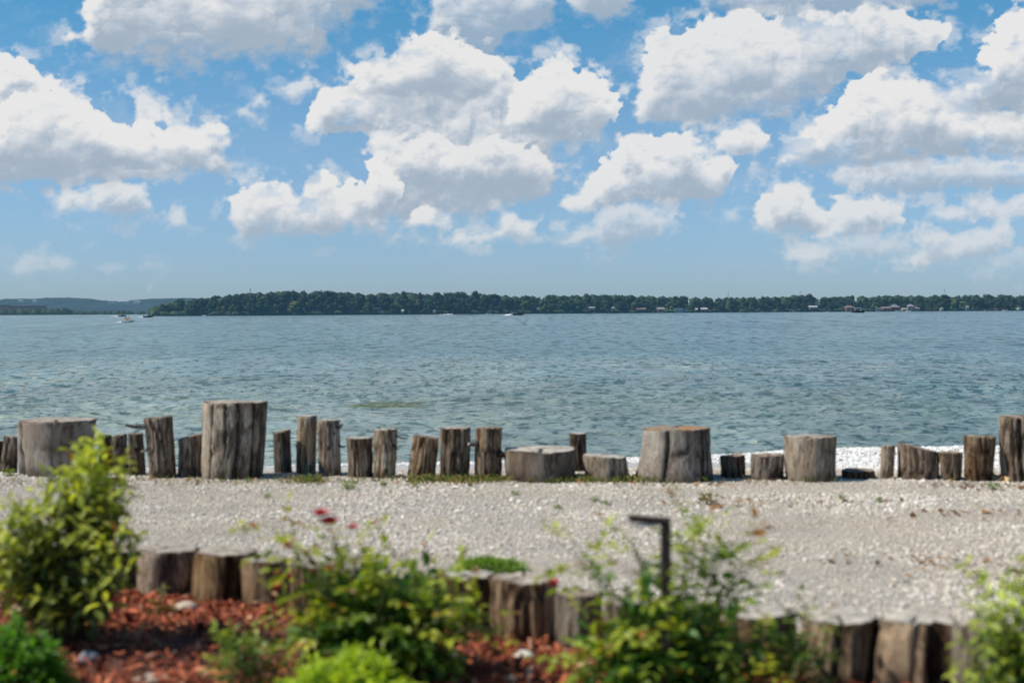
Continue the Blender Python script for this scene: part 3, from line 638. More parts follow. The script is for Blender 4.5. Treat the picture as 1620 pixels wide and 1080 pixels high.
def crown_mesh(seed, conic=0.0):
    r = np.random.default_rng(seed); mb = MB()
    # overlapping leaf masses around an uneven core, unit height 1, unit width 1
    for k in range(20):
        z = r.uniform(.18, .92); w = (math.sin(math.pi*min(1, (z-.02)/.98)**.8))**.6*.40*(1-conic*z)
        a = r.uniform(0, 6.28); d = w*r.uniform(.25, 1.0)
        rr = r.uniform(.13, .24)*(1.1-.4*z)
        v = iv*(rr*(1+r.uniform(-.22, .22, (12, 1))))*np.array([1, 1, .72])+np.array([d*math.cos(a), d*math.sin(a), z])
        mb.add(v, jf, np.clip((v[:, 2]-.3)*.9+r.uniform(-.1, .3), 0, 1))
        m = 26
        ph = r.uniform(0, 6.28, m); th = np.arccos(r.uniform(-.5, 1, m)); rad = rr*r.uniform(.95, 1.22, m)
        c = np.stack([rad*np.sin(th)*np.cos(ph), rad*np.sin(th)*np.sin(ph), rad*np.cos(th)*.75], -1)+np.array([d*math.cos(a), d*math.sin(a), z])
        s = r.uniform(.02, .045, (m, 1, 1)); q = r.normal(0, 1, (m, 3, 3))*s+c[:, None]
        mb.add(q.reshape(-1, 3), np.arange(m*3).reshape(-1, 3), np.repeat(r.uniform(.2, 1, m), 3))
    return mb.mesh('crown', False)
CROWNS = [crown_mesh(100+k, [0, 0, .15, .3][k % 4]) for k in range(10)]
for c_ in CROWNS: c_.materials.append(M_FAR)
tk = MB().tube([(0, 0, 0), (.004, 0, .2), (0, .003, .5)], [.022, .016, .008], 6).mesh('trunk'); tk.materials.append(M_FTR)
def far_tree(px, Y, h, w, i, label, light=False, base=1.0, group='trees of the wood on the far shore'):
    x = at(px, horizon(px), Y).x
    t = thing('broadleaf_tree', label, 'tree', (x, Y, LAKEZ+base), rnd.uniform(0, 6.28), group)
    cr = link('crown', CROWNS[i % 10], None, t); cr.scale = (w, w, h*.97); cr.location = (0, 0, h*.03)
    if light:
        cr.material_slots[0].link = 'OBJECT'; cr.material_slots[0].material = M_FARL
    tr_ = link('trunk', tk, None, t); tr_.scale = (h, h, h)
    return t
cnt = 0
for row, (off, nn, k0, k1) in enumerate(((4, 100, .48, .82), (22, 84, .72, .96), (44, 80, .88, 1.08))):
    for q in range(nn):
        px = 244+(1660-244)*(q+.5)/nn+rnd.uniform(-5, 5)
        Y = shoreY(px)+off+rnd.uniform(-4, 6)
        full = (horizon(px)-topPy(px))*Y/F+CAMZ-LAKEZ
        h = full*rnd.uniform(k0, k1)
        b_ = [.6, 2.5, 4.0][row]; h = max(3.5, h-b_)
        w = h*rnd.uniform(.62, .95)*(1.15 if row == 0 else 1.0)
        lab = ['dark green broadleaf tree at the water edge of the far wooded shore', 'tall broadleaf tree in the second rank of the far wood', 'tallest rank tree whose crown makes the skyline of the far wood'][row]
        grp = ['trees along the far waterline', 'trees in the middle of the far wood', 'trees forming the skyline of the far wood'][row]
        light = row == 0 and rnd.random() < (.30 if px < 420 or 1380 < px < 1560 else .08)
        if light: lab, grp = 'low pale green willow-like tree at the water edge of the far shore', 'pale trees along the far waterline'
        far_tree(px, Y, h, w, cnt, lab, light, b_, grp); cnt += 1
# the wood behind, seen only through the gaps
mb = MB()
for q in range(420):
    px = rnd.uniform(246, 1665); Y = shoreY(px)+rnd.uniform(58, 110); full = (horizon(px)-topPy(px))*Y/F+CAMZ-LAKEZ
    h = full*rnd.uniform(.8, .95); rr = rnd.uniform(5, 8); x = at(px, horizon(px), Y).x
    for z in (h-rr*.7, h-rr*1.6, h*.3):
        v = iv*rr*(1+R.uniform(-.2, .2, (12, 1)))+np.array([x+rnd.uniform(-2, 2), Y, z]); mb.add(v, jf, .3)
for q in range(240):  # bushes right on the bank
    px = 240+1425*(q+.5)/240+rnd.uniform(-3, 3); Y = shoreY(px)+rnd.uniform(1, 5); rr = rnd.uniform(1.6, 3.8); x = at(px, horizon(px), Y).x
    v = iv*rr*(1+R.uniform(-.25, .25, (12, 1)))*np.array([1.4, 1, .9])+np.array([x, Y, rr*.5+LAKEZ]); mb.add(v, jf, rnd.uniform(.1, .8))
tag(mb.build('woodland', M_FAR), 'dark mass of undergrowth and wood behind the trees of the far shore', 'woodland', kind='stuff')

# distant blue hill on the left
def hill_top(px): return float(np.interp(px, [-260, -120, -50, 0, 60, 110, 135, 160, 190, 225, 260, 300, 340, 420, 560], [480, 478, 476, 475, 473.5, 472.5, 473, 477, 478.5, 475.5, 474, 473.5, 475, 478, 486]))
hp = np.arange(-1100, 560, 1.3); hr = np.linspace(0, 1, 34); HV = []
for t in hr:
    Y = 4100+900*t
    for px in hp:
        tp = (horizon(px)-hill_top(px))*(5000)/F
        z = LAKEZ-2+ (tp+4)*min(1, t*1.05)**.62
        x = at(px, horizon(px), Y).x; HV.append((x, Y, z))
HV = np.array(HV)
HV[:, 2] += (billow(HV[:, 0]/24, HV[:, 1]/60, 4)*5+fbm(HV[:, 0]/60, HV[:, 1]/90, 8, 4)*7-5)*np.clip((HV[:, 2]+2)/8, 0, 1)
idx = np.arange(len(hr)*len(hp)).reshape(len(hr), len(hp)); Q = np.stack([idx[:-1, :-1], idx[:-1, 1:], idx[1:, 1:], idx[1:, :-1]], -1).reshape(-1, 4)
tn = fbm(HV[:, 0]/40, HV[:, 2]/10, 12, 4)
m, nt, b = mat('hill_woods'); a = attr(nt, 'tone').outputs['Fac']
L(nt, mixc(nt, a, (.004, .012, .012), (.022, .048, .042)), b.inputs['Base Color']); b.inputs['Roughness'].default_value = 1
b.inputs['Emission Color'].default_value = (.013, .056, .112, 1); b.inputs['Emission Strength'].default_value = 1  # haze over the hill, put in as an even blue glow
tag(link('distant_hill', new_mesh('distant_hill', HV, Q, {'tone': tn}), m), kind='structure')
mb = MB()
for q in range(150):
    px = rnd.uniform(-120, 112) if q < 110 else rnd.uniform(112, 240); Y = rnd.uniform(4020, 4090); x = at(px, horizon(px), Y).x; rr = rnd.uniform(8, 13)*(1 if px < 112 else .6)
    v = iv*rr*(1+R.uniform(-.2, .2, (12, 1)))*np.array([1.1, 1, 1.1])+np.array([x, Y, rr*.55]); mb.add(v, jf, rnd.uniform(.2, 1))
M_STRIP = far_leaf('hill_strip', (.03, .05, .032), (.06, .08, .045), (.030, .066, .090))
tag(mb.build('lakeside_wood', M_STRIP), 'paler belt of trees along the water below the distant hill', 'woodland', kind='stuff')
# brick complex and pale specks on the hill
def hz(name, c, k=1.0): return simple(name, c, .9, .1, .2, emit=(.028*k, .06*k, .088*k))  # distant haze added to the buildings as a faint glow
t = thing('brick_building', 'long low reddish brick building with flat grey roofs below the distant hill', 'building', (at(36, horizon(36), 4110).x, 4110, 15))
MB().box((0, 0, 6), (132, 20, 12)).box((-52, -6, 7), (34, 16, 15)).build('wall', hz('far_brick', (.20, .085, .075), 1.2), t)
MB().box((0, 0, 13), (136, 22, 2)).box((-52, -6, 15.5), (36, 18, 2)).build('roof', hz('far_roof', (.26, .27, .28)), t)
for k in range(12): MB().box((-30+k*8, -10.2, 7), (4, .3, 4)).build('window', hz('far_window', (.10, .11, .13)) if k == 0 else bpy.data.materials['far_window'], t)
for px, py, wd in ((183, 479.0, 34), (205, 479.5, 26), (222, 480, 30), (40, 478, 22), (62, 478.5, 18)):
    p = at(px, py, 4600); t = thing('distant_house', {183: 'tiny pale house on the hill, left one of the three at the saddle', 205: 'tiny pale house on the hill, middle one of the three at the saddle', 222: 'tiny pale house on the hill, right one of the three at the saddle', 40: 'tiny pale house on the hill, left one above the brick building', 62: 'tiny pale house on the hill, right one above the brick building'}[px], 'house', (p.x, 4560, p.z-2))
    MB().box((0, 0, 3.5), (wd*.8, 10, 7)).build('wall', hz('far_wall_%d' % px, (.34, .35, .36), 1.3) if px == 183 else bpy.data.materials['far_wall_183'], t)
    o = MB().box((0, 0, 8.4), (wd*.85, 11, 2.6), taper=.5).build('roof', bpy.data.materials['far_roof'], t)

# houses along the far shore
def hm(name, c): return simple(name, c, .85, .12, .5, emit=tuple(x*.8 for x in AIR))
HM = {'white': hm('house_white', (.34, .35, .36)), 'grey': hm('house_grey', (.19, .20, .22)), 'pink': hm('house_pink', (.26, .15, .135)), 'brown': hm('house_brown', (.19, .13, .11)), 'red': hm('house_red', (.24, .085, .075)), 'yellow': hm('house_yellow', (.40, .34, .18)), 'tan': hm('house_tan', (.32, .25, .20)), 'glass': hm('house_glass', (.03, .04, .05)), 'green': hm('house_green', (.13, .20, .15))}
def lake_house(px, py, w, h, wall, roof, label, style='gable'):
    Y = shoreY(px)-2; p = at(px, py, Y); k = Y/F; w *= k; h *= k
    t = thing('lake_house', label, 'house', (p.x, Y, max(p.z, LAKEZ+.1)), rnd.uniform(-.2, .2))
    wh = h*.62; d = 9
    w_ = MB().box((0, 0, wh/2), (w, d, wh)); 
    if wh > 4.5: w_.box((w*.18, -1.5, wh*.26), (w*.5, d, wh*.5))
    wl = w_.build('wall', HM[wall], t)
    if style == 'flat': MB().box((0, 0, wh+h*.09), (w*1.12, d*1.2, h*.18)).build('roof', HM[roof], t)
    elif style == 'hip': MB().box((0, 0, wh+h*.19), (w*1.12, d*1.15, h*.38), taper=.25).build('roof', HM[roof], t)
    else:
        a, c2, z0, z1 = w*.56, d*.58, wh, h
        v = [(-a, -c2, z0), (a, -c2, z0), (a, c2, z0), (-a, c2, z0), (-a*.96, 0, z1), (a*.96, 0, z1)]
        MB().add(v, [np.array([(0, 1, 5, 4), (2, 3, 4, 5), (0, 3, 2, 1)]), np.array([(1, 2, 5), (3, 0, 4)])]).build('roof', HM[roof], t)
    nwin = max(2, int(w/3))
    for q in range(nwin): MB().box((-w*.42+w*.84*(q+.5)/nwin, -d/2-(0.05 if wh <= 4.5 else 1.55 if (w*.18-w*.25 < -w*.42+w*.84*(q+.5)/nwin < w*.43) else .05), wh*(.40 if wh <= 4.5 else .32)), (w*.4/nwin, .12, wh*.28)).build('window', HM['glass'], wl)
    return t
for a in (
 (596, 490, 11, 4, 'brown', 'white', 'low boathouse with a long flat white roof under the trees of the middle far shore', 'flat'),
 (603, 495.5, 4, 5, 'white', 'white', 'tiny white shed at the water just below the flat white roof', 'gable'),
 (637, 495.5, 4, 6, 'tan', 'white', 'small tan hut at the water right of the flat white roof', 'gable'),
 (688, 495, 3, 5, 'white', 'grey', 'narrow white shed by the water behind the speedboat wake', 'gable'),
 (936, 491, 9, 6, 'grey', 'grey', 'dim grey cottage half hidden in trees, leftmost of the right hand far shore', 'gable'),
 (970, 491, 6, 6, 'tan', 'grey', 'small tan cottage with a pointed roof between dark trees', 'hip'),
 (1014, 492, 14, 5, 'brown', 'brown', 'low dark brown cottage among trees right of the pointed tan cottage', 'gable'),
 (1045, 494, 11, 8, 'pink', 'grey', 'pinkish two storey house with grey roof left of the big white house', 'gable'),
 (1073, 494, 13, 8, 'white', 'white', 'big white two storey house on the far shore', 'flat'),
 (1084, 494, 5, 6, 'white', 'grey', 'narrow white annex with a grey roof right beside the big white house', 'gable'),
 (1102, 492.5, 4, 5, 'grey', 'white', 'small grey hut left of the white roofed boathouse', 'gable'),
 (1113, 493.5, 10, 7, 'brown', 'white', 'brown boathouse with a bright white roof', 'gable'),
 (1286, 489.5, 12, 6, 'grey', 'white', 'grey bungalow with a white roof alone in a gap of the trees', 'gable'),
 (1343, 492, 13, 9, 'pink', 'brown', 'dusky pink house with brown roof behind the large cabin boat', 'hip'),
 (1390, 491.5, 8, 5, 'grey', 'white', 'small grey boathouse with white roof left of the dark brown lodge', 'flat'),
 (1401, 492, 13, 7, 'brown', 'brown', 'dark brown lodge left of the red house', 'gable'),
 (1415, 492, 14, 10, 'red', 'grey', 'red house with a grey hipped roof on the right far shore', 'hip'),
 (1430, 492, 7, 5, 'yellow', 'tan', 'low yellow cottage between the red house and the grey hipped one', 'gable'),
 (1440, 491, 10, 10, 'grey', 'grey', 'tall grey house with a pointed hipped roof', 'hip'),
 (1449, 492, 9, 7, 'tan', 'pink', 'tan house with pink roof just right of the pointed grey roof', 'gable'),
 (1466, 491.5, 12, 5, 'brown', 'brown', 'low dark brown boathouse right of the tan house', 'flat'),
 (1489, 491, 4, 5, 'white', 'green', 'small white hut beside the pale green bushes', 'gable'),
 (1530, 490.5, 5, 7, 'grey', 'grey', 'narrow grey cottage with a steep roof near the long brown boathouse', 'hip'),
 (1552, 491, 26, 3, 'brown', 'brown', 'long low brown boathouse at the water near the right edge', 'flat'),
 (1582, 490.5, 14, 4, 'brown', 'red', 'brown boathouse with reddish roof near the right edge', 'flat'),
 (1611, 490, 5, 4, 'white', 'green', 'white hut with green roof at the right end of the far shore', 'gable'),
): lake_house(*a)
# thin masts over the trees
for px, py, lb in ((396, 456, 'thin radio mast rising over the tall trees left of centre'), (1152, 462, 'faint thin radio mast over the wood right of centre'), (1266, 460, 'very faint lattice mast above the wood left of the large cabin boat'), (1494, 457, 'thin radio mast above the houses at right')):
    Y = shoreY(px)+70; p = at(px, py, Y); t = thing('radio_mast', lb, 'mast', (p.x, Y, LAKEZ+3)); hh = p.z-LAKEZ-3
    MB().tube([(0, 0, 0), (0, 0, hh)], [.42, .18], 5).build('pole', hm('mast_steel', (.2, .2, .22)) if px == 396 else bpy.data.materials['mast_steel'], t)
    for z in (.90, .96): MB().box((0, 0, hh*z), (1.2, .3, .5)).build('antenna', bpy.data.materials['mast_steel'], t)

# ================================================================ boats
M_HULLW = simple('hull_white', (.75, .75, .74), .35, .05, 1, emit=(.01, .015, .02)); M_HULLD = simple('hull_dark', (.045, .055, .075), .35, .2, 1)  # white hulls carry a faint added haze glow
M_GLASSD = simple('boat_glass', (.03, .05, .06), .1, .1, 1); M_FOAM = simple('foam', (.80, .82, .83), .9, .1, .8)
M_YEL = simple('yellow_vest', (.48, .34, .08), .6, .1, 5); M_SKIN = simple('skin', (.45, .28, .20), .6, .1, 5); M_DARKC = simple('dark_cloth', (.03, .035, .05), .9, .1, 5)
def hull(mb, Ln, B, D, n=11, bow=1.0, a=None):
    """boat hull along +X, keel to sheer, closed deck"""
    v = []; prof = [(0, 0), (.62, .10), (.94, .45), (1, 1.0), (.86, 1.0)]
    for i in range(n):
        t = i/(n-1); w = B/2*(1-max(0, (t-.45)/.55)**2.3) if t < 1 else 0.02; w = max(w, .02); rise = max(0, (t-.55)/.45)**2*D*.55
        zs = D*(1+.25*t*t*bow)
        for s in (1, -1):
            for y, z in prof: v.append(((t-.5)*Ln+(.0), s*w*y, rise*(1-z)+z*zs))
    f = []; m = len(prof)*2
    for i in range(n-1):
        for s in (0, 1):
            for k in range(len(prof)-1):
                a0 = i*m+s*len(prof)+k; f.append((a0, a0+1, a0+m+1, a0+m) if s else (a0, a0+m, a0+m+1, a0+1))
        f.append((i*m+4, (i+1)*m+4, (i+1)*m+9, i*m+9))
    f += [(0, 1, 6, 5), (1, 2, 7, 6), (2, 3, 8, 7), (3, 4, 9, 8)]
    return mb.add(v, np.array(f), a)
def wake(t_x, t_y, Ln, wd, rz, label, hgt=.35):
    mb = MB(); n = 26; v = []; ts = np.linspace(0, 1, n)
    for i, t in enumerate(ts):
        for j in range(7):
            s = (j-3)/3; v.append((-t*Ln, s*wd*(.35+.8*t)*rnd.uniform(.8, 1.2), .02+hgt*(1-t)**1.5*rnd.uniform(.1, 1)*(1-s*s)))
    idx = np.arange(n*7).reshape(n, 7); Q = np.stack([idx[:-1, :-1], idx[:-1, 1:], idx[1:, 1:], idx[1:, :-1]], -1).reshape(-1, 4)
    mb.add(v, Q); o = mb.build('wake', M_FOAM); o.location = (t_x, t_y, LAKEZ+.08); o.rotation_euler = (0, 0, rz)
    tag(o, label, 'wake', kind='stuff')
def motorboat(px, Y, Ln, rz, label, hullm, cabin=True, roof=False):
    x = at(px, horizon(px), Y).x
    t = thing('motorboat', label, 'boat', (x, Y, LAKEZ-.12), rz)
    D = Ln*.15; hull(MB(), Ln, Ln*.34, D).build('hull', hullm, t)
    MB().box((Ln*.02, 0, D+Ln*.05), (Ln*.20, Ln*.22, Ln*.10), taper=.7).build('windshield', M_GLASSD, t)
    for s in (-1, 1): MB().box((-Ln*.2, s*Ln*.07, D+Ln*.03), (Ln*.07, Ln*.08, Ln*.10)).build('seat', M_HULLW, t)
    mo = MB().box((-Ln*.52, 0, D*.9), (Ln*.06, Ln*.07, Ln*.15)).build('outboard_motor', M_HULLD, t)
    if roof:
        MB().box((-Ln*.06, 0, D+Ln*.22), (Ln*.48, Ln*.30, Ln*.022)).build('canopy', M_HULLW, t)
        for sx in (-.26, .14):
            for sy in (-1, 1): MB().tube([(Ln*sx, sy*Ln*.13, D), (Ln*sx, sy*Ln*.13, D+Ln*.22)], Ln*.008, 5).build('canopy_post', M_HULLW, t)
    return t
def rider(x, y, z, rz, label, top, s=1.0):
    """seated person, one continuous skinned body, on a jet ski or in a boat"""
    t = thing('person', label, 'person', (x, y, z), rz)
    vs = [(0, 0, .10), (0, 0, .34), (.03, 0, .52), (.05, 0, .62), (.06, 0, .74), (.12, .20, .50), (.30, .24, .34), (.50, .18, .36), (.12, -.20, .50), (.30, -.24, .34), (.50, -.18, .36), (.36, .20, .12), (.30, .22, -.28), (.42, .22, -.32), (.36, -.20, .12), (.30, -.22, -.28), (.42, -.22, -.32)]
    es = [(0, 1), (1, 2), (2, 3), (3, 4), (2, 5), (5, 6), (6, 7), (2, 8), (8, 9), (9, 10), (0, 11), (11, 12), (12, 13), (0, 14), (14, 15), (15, 16)]
    rad = [.15, .15, .15, .055, .10, .06, .045, .04, .06, .045, .04, .085, .06, .045, .085, .06, .045]
    me = bpy.data.meshes.new('body'); me.from_pydata(vs, es, []); o = bpy.data.objects.new('body', me); col.objects.link(o); o.parent = t; me.materials.append(M_SKIN)
    md = o.modifiers.new('skin', 'SKIN'); me.skin_vertices.new() if not me.skin_vertices else None
    for v, r_ in zip(me.skin_vertices[0].data, rad): v.radius = (r_, r_)
    me.skin_vertices[0].data[0].use_root = True
    o.modifiers.new('sub', 'SUBSURF').levels = 1
    vm = MB().tube([(0, 0, .06), (.0, 0, .2), (.01, 0, .4), (.03, 0, .56)], [.17, .175, .185, .12], 12).build('life_vest', top, t, True)
    hr_ = MB().add(iv*np.array([.105, .10, .09])+np.array([.05, 0, .80]), jf).build('hair', M_DARKC, t, True)
    return t
# jet ski with two riders
Yj = 370; xj = at(203, horizon(203), Yj).x
t = thing('jet_ski', 'white jet ski with yellow sides carrying two riders across the open water', 'jet ski', (xj, Yj, LAKEZ-.05), -.1)
hull(MB(), 3.3, 1.15, .55).build('hull', M_HULLW, t); MB().box((-.5, 0, .68), (1.4, .40, .26), taper=.8).build('seat', M_YEL, t)
MB().box((.45, 0, .78), (.55, .45, .40), taper=.55).build('cowl', M_HULLW, t); MB().tube([(.35, -.38, 1.0), (.45, 0, 1.02), (.35, .38, 1.0)], .035, 6).build('handlebar', M_DARKC, t)
MB().box((-.2, -.50, .42), (2.2, .06, .22)).build('side_stripe', M_YEL, t)
rider(xj-.1, Yj, LAKEZ+.72, -.1, 'front rider in a yellow life vest holding the jet ski handlebar', M_YEL)
rider(xj-.75, Yj+.05, LAKEZ+.74, -.1, 'rear rider in a dark life vest sitting behind on the jet ski', M_DARKC)
wake(xj-1.7, Yj, 1.8, .4, -.1, 'short white foam wake behind the jet ski', .4)
b1_ = motorboat(194, 1150, 6.5, 0, 'small blue white motorboat, farthest left of the boats, below the distant hill', M_HULLD); wake(b1_.location.x-3, 1150, 9, 1.0, 0, 'white wake behind the small boat at far left', .7)
b2_ = motorboat(235, 860, 6.0, 0, 'dark hulled motorboat with a flag pole near the tip of the wooded point', M_HULLD)
MB().tube([(-2.2, 0, .8), (-2.2, 0, 3.4)], .05, 5).build('flag_pole', M_HULLD, b2_); MB().box((-1.8, 0, 3.0), (.8, .05, .5)).build('flag', HM['red'], b2_); wake(b2_.location.x-3, 860, 4.2, .8, 0, 'white wake behind the dark boat with the flag pole', .6)
b3_ = motorboat(820, 900, 7.0, .05, 'fast dark speedboat throwing white spray in front of the middle far shore', M_HULLD); wake(b3_.location.x-3, 900, 7.5, 1.2, .05, 'tall white spray behind the fast dark speedboat', 2.0)
wake(at(716, horizon(716), 1250).x, 1250, 16, 2, 0, 'long thin streak of foam before the middle far shore', .7)
motorboat(1356, 1150, 11.0, math.pi, 'large dark hulled cabin boat with white roof anchored off the far shore', M_HULLD, roof=True)
for px, Y, ln, lb in ((1390, 1500, 5, 'small white boat at the water below the dark brown lodge'), (1421, 1450, 6, 'white boat on the water below the red house'), (1437, 1500, 5.5, 'small white boat below the tall pointed grey roof'), (1559, 1500, 4.5, 'small white boat before the long brown boathouse'), (1591, 1500, 7, 'white boat off the reddish roofed boathouse at right'), (1310, 1550, 4, 'tiny white boat left of the pink house'), (323, 1180, 4, 'tiny white boat under the trees of the wooded point'), (773, 1300, 5, 'tiny white boat left of the speedboat spray')):
    motorboat(px, Y, ln, rnd.choice((0, math.pi))+rnd.uniform(-.3, .3), lb, M_HULLW)
# ================================================================ log stumps
BK = {
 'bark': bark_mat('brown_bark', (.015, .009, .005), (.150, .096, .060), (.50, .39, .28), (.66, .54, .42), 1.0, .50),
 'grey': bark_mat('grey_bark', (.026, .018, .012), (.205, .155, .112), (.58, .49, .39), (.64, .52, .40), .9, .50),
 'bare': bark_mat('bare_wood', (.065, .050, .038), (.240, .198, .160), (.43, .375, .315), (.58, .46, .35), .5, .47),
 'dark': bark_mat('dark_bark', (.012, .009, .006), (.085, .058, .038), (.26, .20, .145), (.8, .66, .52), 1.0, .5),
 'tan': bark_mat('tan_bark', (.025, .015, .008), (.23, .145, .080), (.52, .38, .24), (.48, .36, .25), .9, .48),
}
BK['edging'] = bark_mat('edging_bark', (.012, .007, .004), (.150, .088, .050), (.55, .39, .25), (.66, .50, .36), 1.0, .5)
SW = {
 'grey': sawn_mat('sawn_grey', (.20, .165, .13), (.58, .51, .43), (.16, .11, .06), .56),
 'pale': sawn_mat('sawn_pale', (.27, .24, .20), (.64, .59, .52), (.26, .19, .12), .60),
 'rust': sawn_mat('sawn_rust', (.15, .11, .075), (.42, .35, .27), (.33, .155, .045), .50),
 'brown': sawn_mat('sawn_brown', (.14, .10, .07), (.44, .35, .26), (.12, .08, .05), .58),
}
CUTM = simple('branch_cut', (.55, .48, .40), .85, .25, 30)
NA, NZ = 120, 40
def make_stump(name, label, group, px_top, px_base, py_top, py_base, kind='bark', top='grey', relief=1.0, lobes=.05, nf=26, tilt=0.0, flare=1.0, seed=0, stubs=(), depth_k=.9, crease=None, light_side=None, Ybase=None, hollow=None, yslope=0.0, knots=0):
    """px_top/px_base: left and right edges; py_top: highest edge of the top; py_base: front foot; all in picture units, used once to find the log's real place and size"""
    cxb = (px_base[0]+px_base[1])/2; cxt = (px_top[0]+px_top[1])/2
    Yf = Ybase if Ybase else ground_at(cxb, py_base).y
    rb = (px_base[1]-px_base[0])/2/F*Yf; Yc = Yf+rb*depth_k; rb = (px_base[1]-px_base[0])/2/F*Yc; rt = (px_top[1]-px_top[0])/2/F*Yc
    pb = at(cxb, py_base, Yc); ptp = at(cxt, py_top, Yc+(rt*depth_k if py_top > horizon(cxt)+8 else 0)); Hh = ptp.z
    bx, by = pb.x, Yc; leanx = at(cxt, py_top, Yc).x-bx
    sd = seed*131+7
    root = thing(name, label, 'log', (bx, by, 0), 0, group)
    TH, T = np.meshgrid(np.arange(NA)/NA, np.linspace(0, 1, NZ)); ang = TH*2*np.pi
    zt = Hh+.0*ang; topz = Hh+tilt*np.cos(ang)*rt+yslope*np.sin(ang)*rt-.016*relief*vnoise(TH*9, TH*0, sd+5, 9)-.006*relief*sstep(.62, .9, vnoise(TH*23, TH*0+3, sd+15, 23))
    Zb = -.06; Z = Zb+(topz-Zb)*T
    rad = rt+(rb-rt)*(1-T)**(1.0 if flare == 1 else flare)
    lb = (vnoise(TH*5, T*.45+sd*.1, sd, 5)-.5)*2*lobes+(vnoise(TH*11, T*.5, sd+1, 11)-.5)*lobes*.8
    warp = (fbm(TH*8, T*1.6, sd+9, 3)-.5)*.03
    u = (TH+warp)
    v1 = vnoise(u*nf, T*2.2*Hh/.5, sd+2, nf); ridge = np.clip(np.abs(2*v1-1)*1.7, 0, 1)
    v2 = vnoise(u*nf*2, T*4*Hh/.5, sd+3, nf*2)
    v3 = vnoise(u*6, T*1.5, sd+4, 6)
    depth = {'bark': .050, 'grey': .030, 'bare': .010, 'dark': .045, 'tan': .020, 'edging': .045}[kind]*relief
    g = ridge*.7+v2*.3
    rad = rad*(1+lb)-(1-g)*depth*(.6+.8*v3)*min(1, rt/.16)*.62
    tone = g*.75+v3*.3
    if crease:                                   # deep splits: (angle as fraction of a turn, half width, depth)
        for c0, cw, cd in crease:
            dd = np.abs((TH+warp*.7-c0+.5) % 1-.5); k_ = np.exp(-(dd/cw)**2); rad = rad*(1-cd*k_); tone = tone-.9*k_
    if hollow:
        dd = np.abs((TH-hollow[0]+.5) % 1-.5); k_ = np.exp(-(dd/hollow[1])**2)*sstep(hollow[2]+.2, hollow[2]-.1, T+.15*(v1-.5)); rad = rad*(1-.22*k_); tone = tone-1.2*k_
    if light_side:  # paler flank towards the sun: bare wood plus sunlight put into the tone
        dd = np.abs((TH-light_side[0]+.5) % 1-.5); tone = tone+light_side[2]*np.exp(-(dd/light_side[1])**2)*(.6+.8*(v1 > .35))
    for kn in range(knots):
        a0 = rnd.uniform(.55, .95); z0 = rnd.uniform(.2, .85); dd = ((TH-a0)*2*np.pi*rt)**2+((T-z0)*Hh)**2; k_ = np.exp(-dd/(.035**2)); rad = rad+.018*k_-.02*np.exp(-dd/(.014**2)); tone = tone-.6*np.exp(-dd/(.02**2))+.25*k_
    lean = leanx*T+.012*np.sin(T*3+sd)*relief
    X = rad*np.cos(ang)+lean; Yy = rad*np.sin(ang)*.95
    V = np.stack([X, Yy, Z], -1).reshape(-1, 3); tn = np.clip(tone, 0, 1.3).reshape(-1)
    # lip of the bark at the top
    rim = V[-NA:].copy(); cen = np.array([leanx, 0, Hh]); lip = cen+(rim-cen)*.955; lip[:, 2] = rim[:, 2]-.004
    V = np.concatenate([V, lip]); tn = np.concatenate([tn, tn[-NA:]*.7])
    idx = np.arange((NZ+1)*NA).reshape(NZ+1, NA); nx_ = np.roll(idx, -1, 1)
    Q = np.stack([idx[:-1], nx_[:-1], nx_[1:], idx[1:]], -1).reshape(-1, 4)
    link('bark', new_mesh('bark', V, Q, {'tone': tn}), BK[kind], root)
    # sawn top
    rings = 14; VT = []; tt = []
    for q in range(rings):
        f_ = 1-q/rings
        p = cen+(rim-cen)*(.962*f_); p[:, 2] = cen[2]+(rim[:, 2]-cen[2])*f_+.004
        th = np.arange(NA)/NA; cr = np.zeros(NA)
        for c_k in range(3 if rt > .12 else 1):
            ca0 = (sd*.137+c_k*.37) % 1; cr = np.maximum(cr, np.exp(-(np.abs((th-ca0+.5) % 1-.5)*f_/.008)**2)*(f_ < .95))
        p[:, 2] += (vnoise(p[:, 0]*40+9, p[:, 1]*40, sd+6)-.5)*.008-.015*cr
        VT.append(p); tt.append(cr*.8+.25*(f_ > .93))
    VT.append(cen[None]+np.array([[0, 0, .004]])); tt.append(np.zeros(1))
    idx = np.arange(rings*NA).reshape(rings, NA); nx_ = np.roll(idx, -1, 1)
    Q = np.stack([idx[:-1], nx_[:-1], nx_[1:], idx[1:]], -1).reshape(-1, 4)
    Tt = np.stack([idx[-1], nx_[-1], np.full(NA, rings*NA)], -1)
    link('sawn_top', new_mesh('sawn_top', np.concatenate(VT), [Q, Tt], {'tone': np.concatenate(tt)}), SW[top], root)
    # branch stubs: (pixel of base, pixel of tip, radius m, kind)
    for (x0, y0), (x1, y1), rr, pale in stubs:
        yoff = -rt*.55; a = at(x0, y0, by+yoff)-Vector((bx, by, 0)); c2 = at(x1, y1, by+yoff-.04)-Vector((bx, by, 0)); mid = (a+c2)/2+Vector((0, 0, -.012))
        sb = MB().tube([a, mid, c2], [rr*1.25, rr, rr*.8], 9).build('branch_stub', BK['bare'] if pale else BK[kind], root, True)
        if pale:
            d_ = (c2-mid).normalized(); MB().tube([c2, c2+d_*.006], [rr*.76, rr*.72], 9).build('cut_end', CUTM, sb)
    return root
FG = 'weathered logs standing upright along the far edge of the gravel'
S = lambda label, pt, pb, yt, yb, **k: make_stump('log_stump', label, FG, pt, pb, yt, yb, **k)
S('dark log cut off by the left edge of the picture, first of the far row', (-22, 7), (-22, 8), 696, 742, kind='dark', seed=1, top='brown')
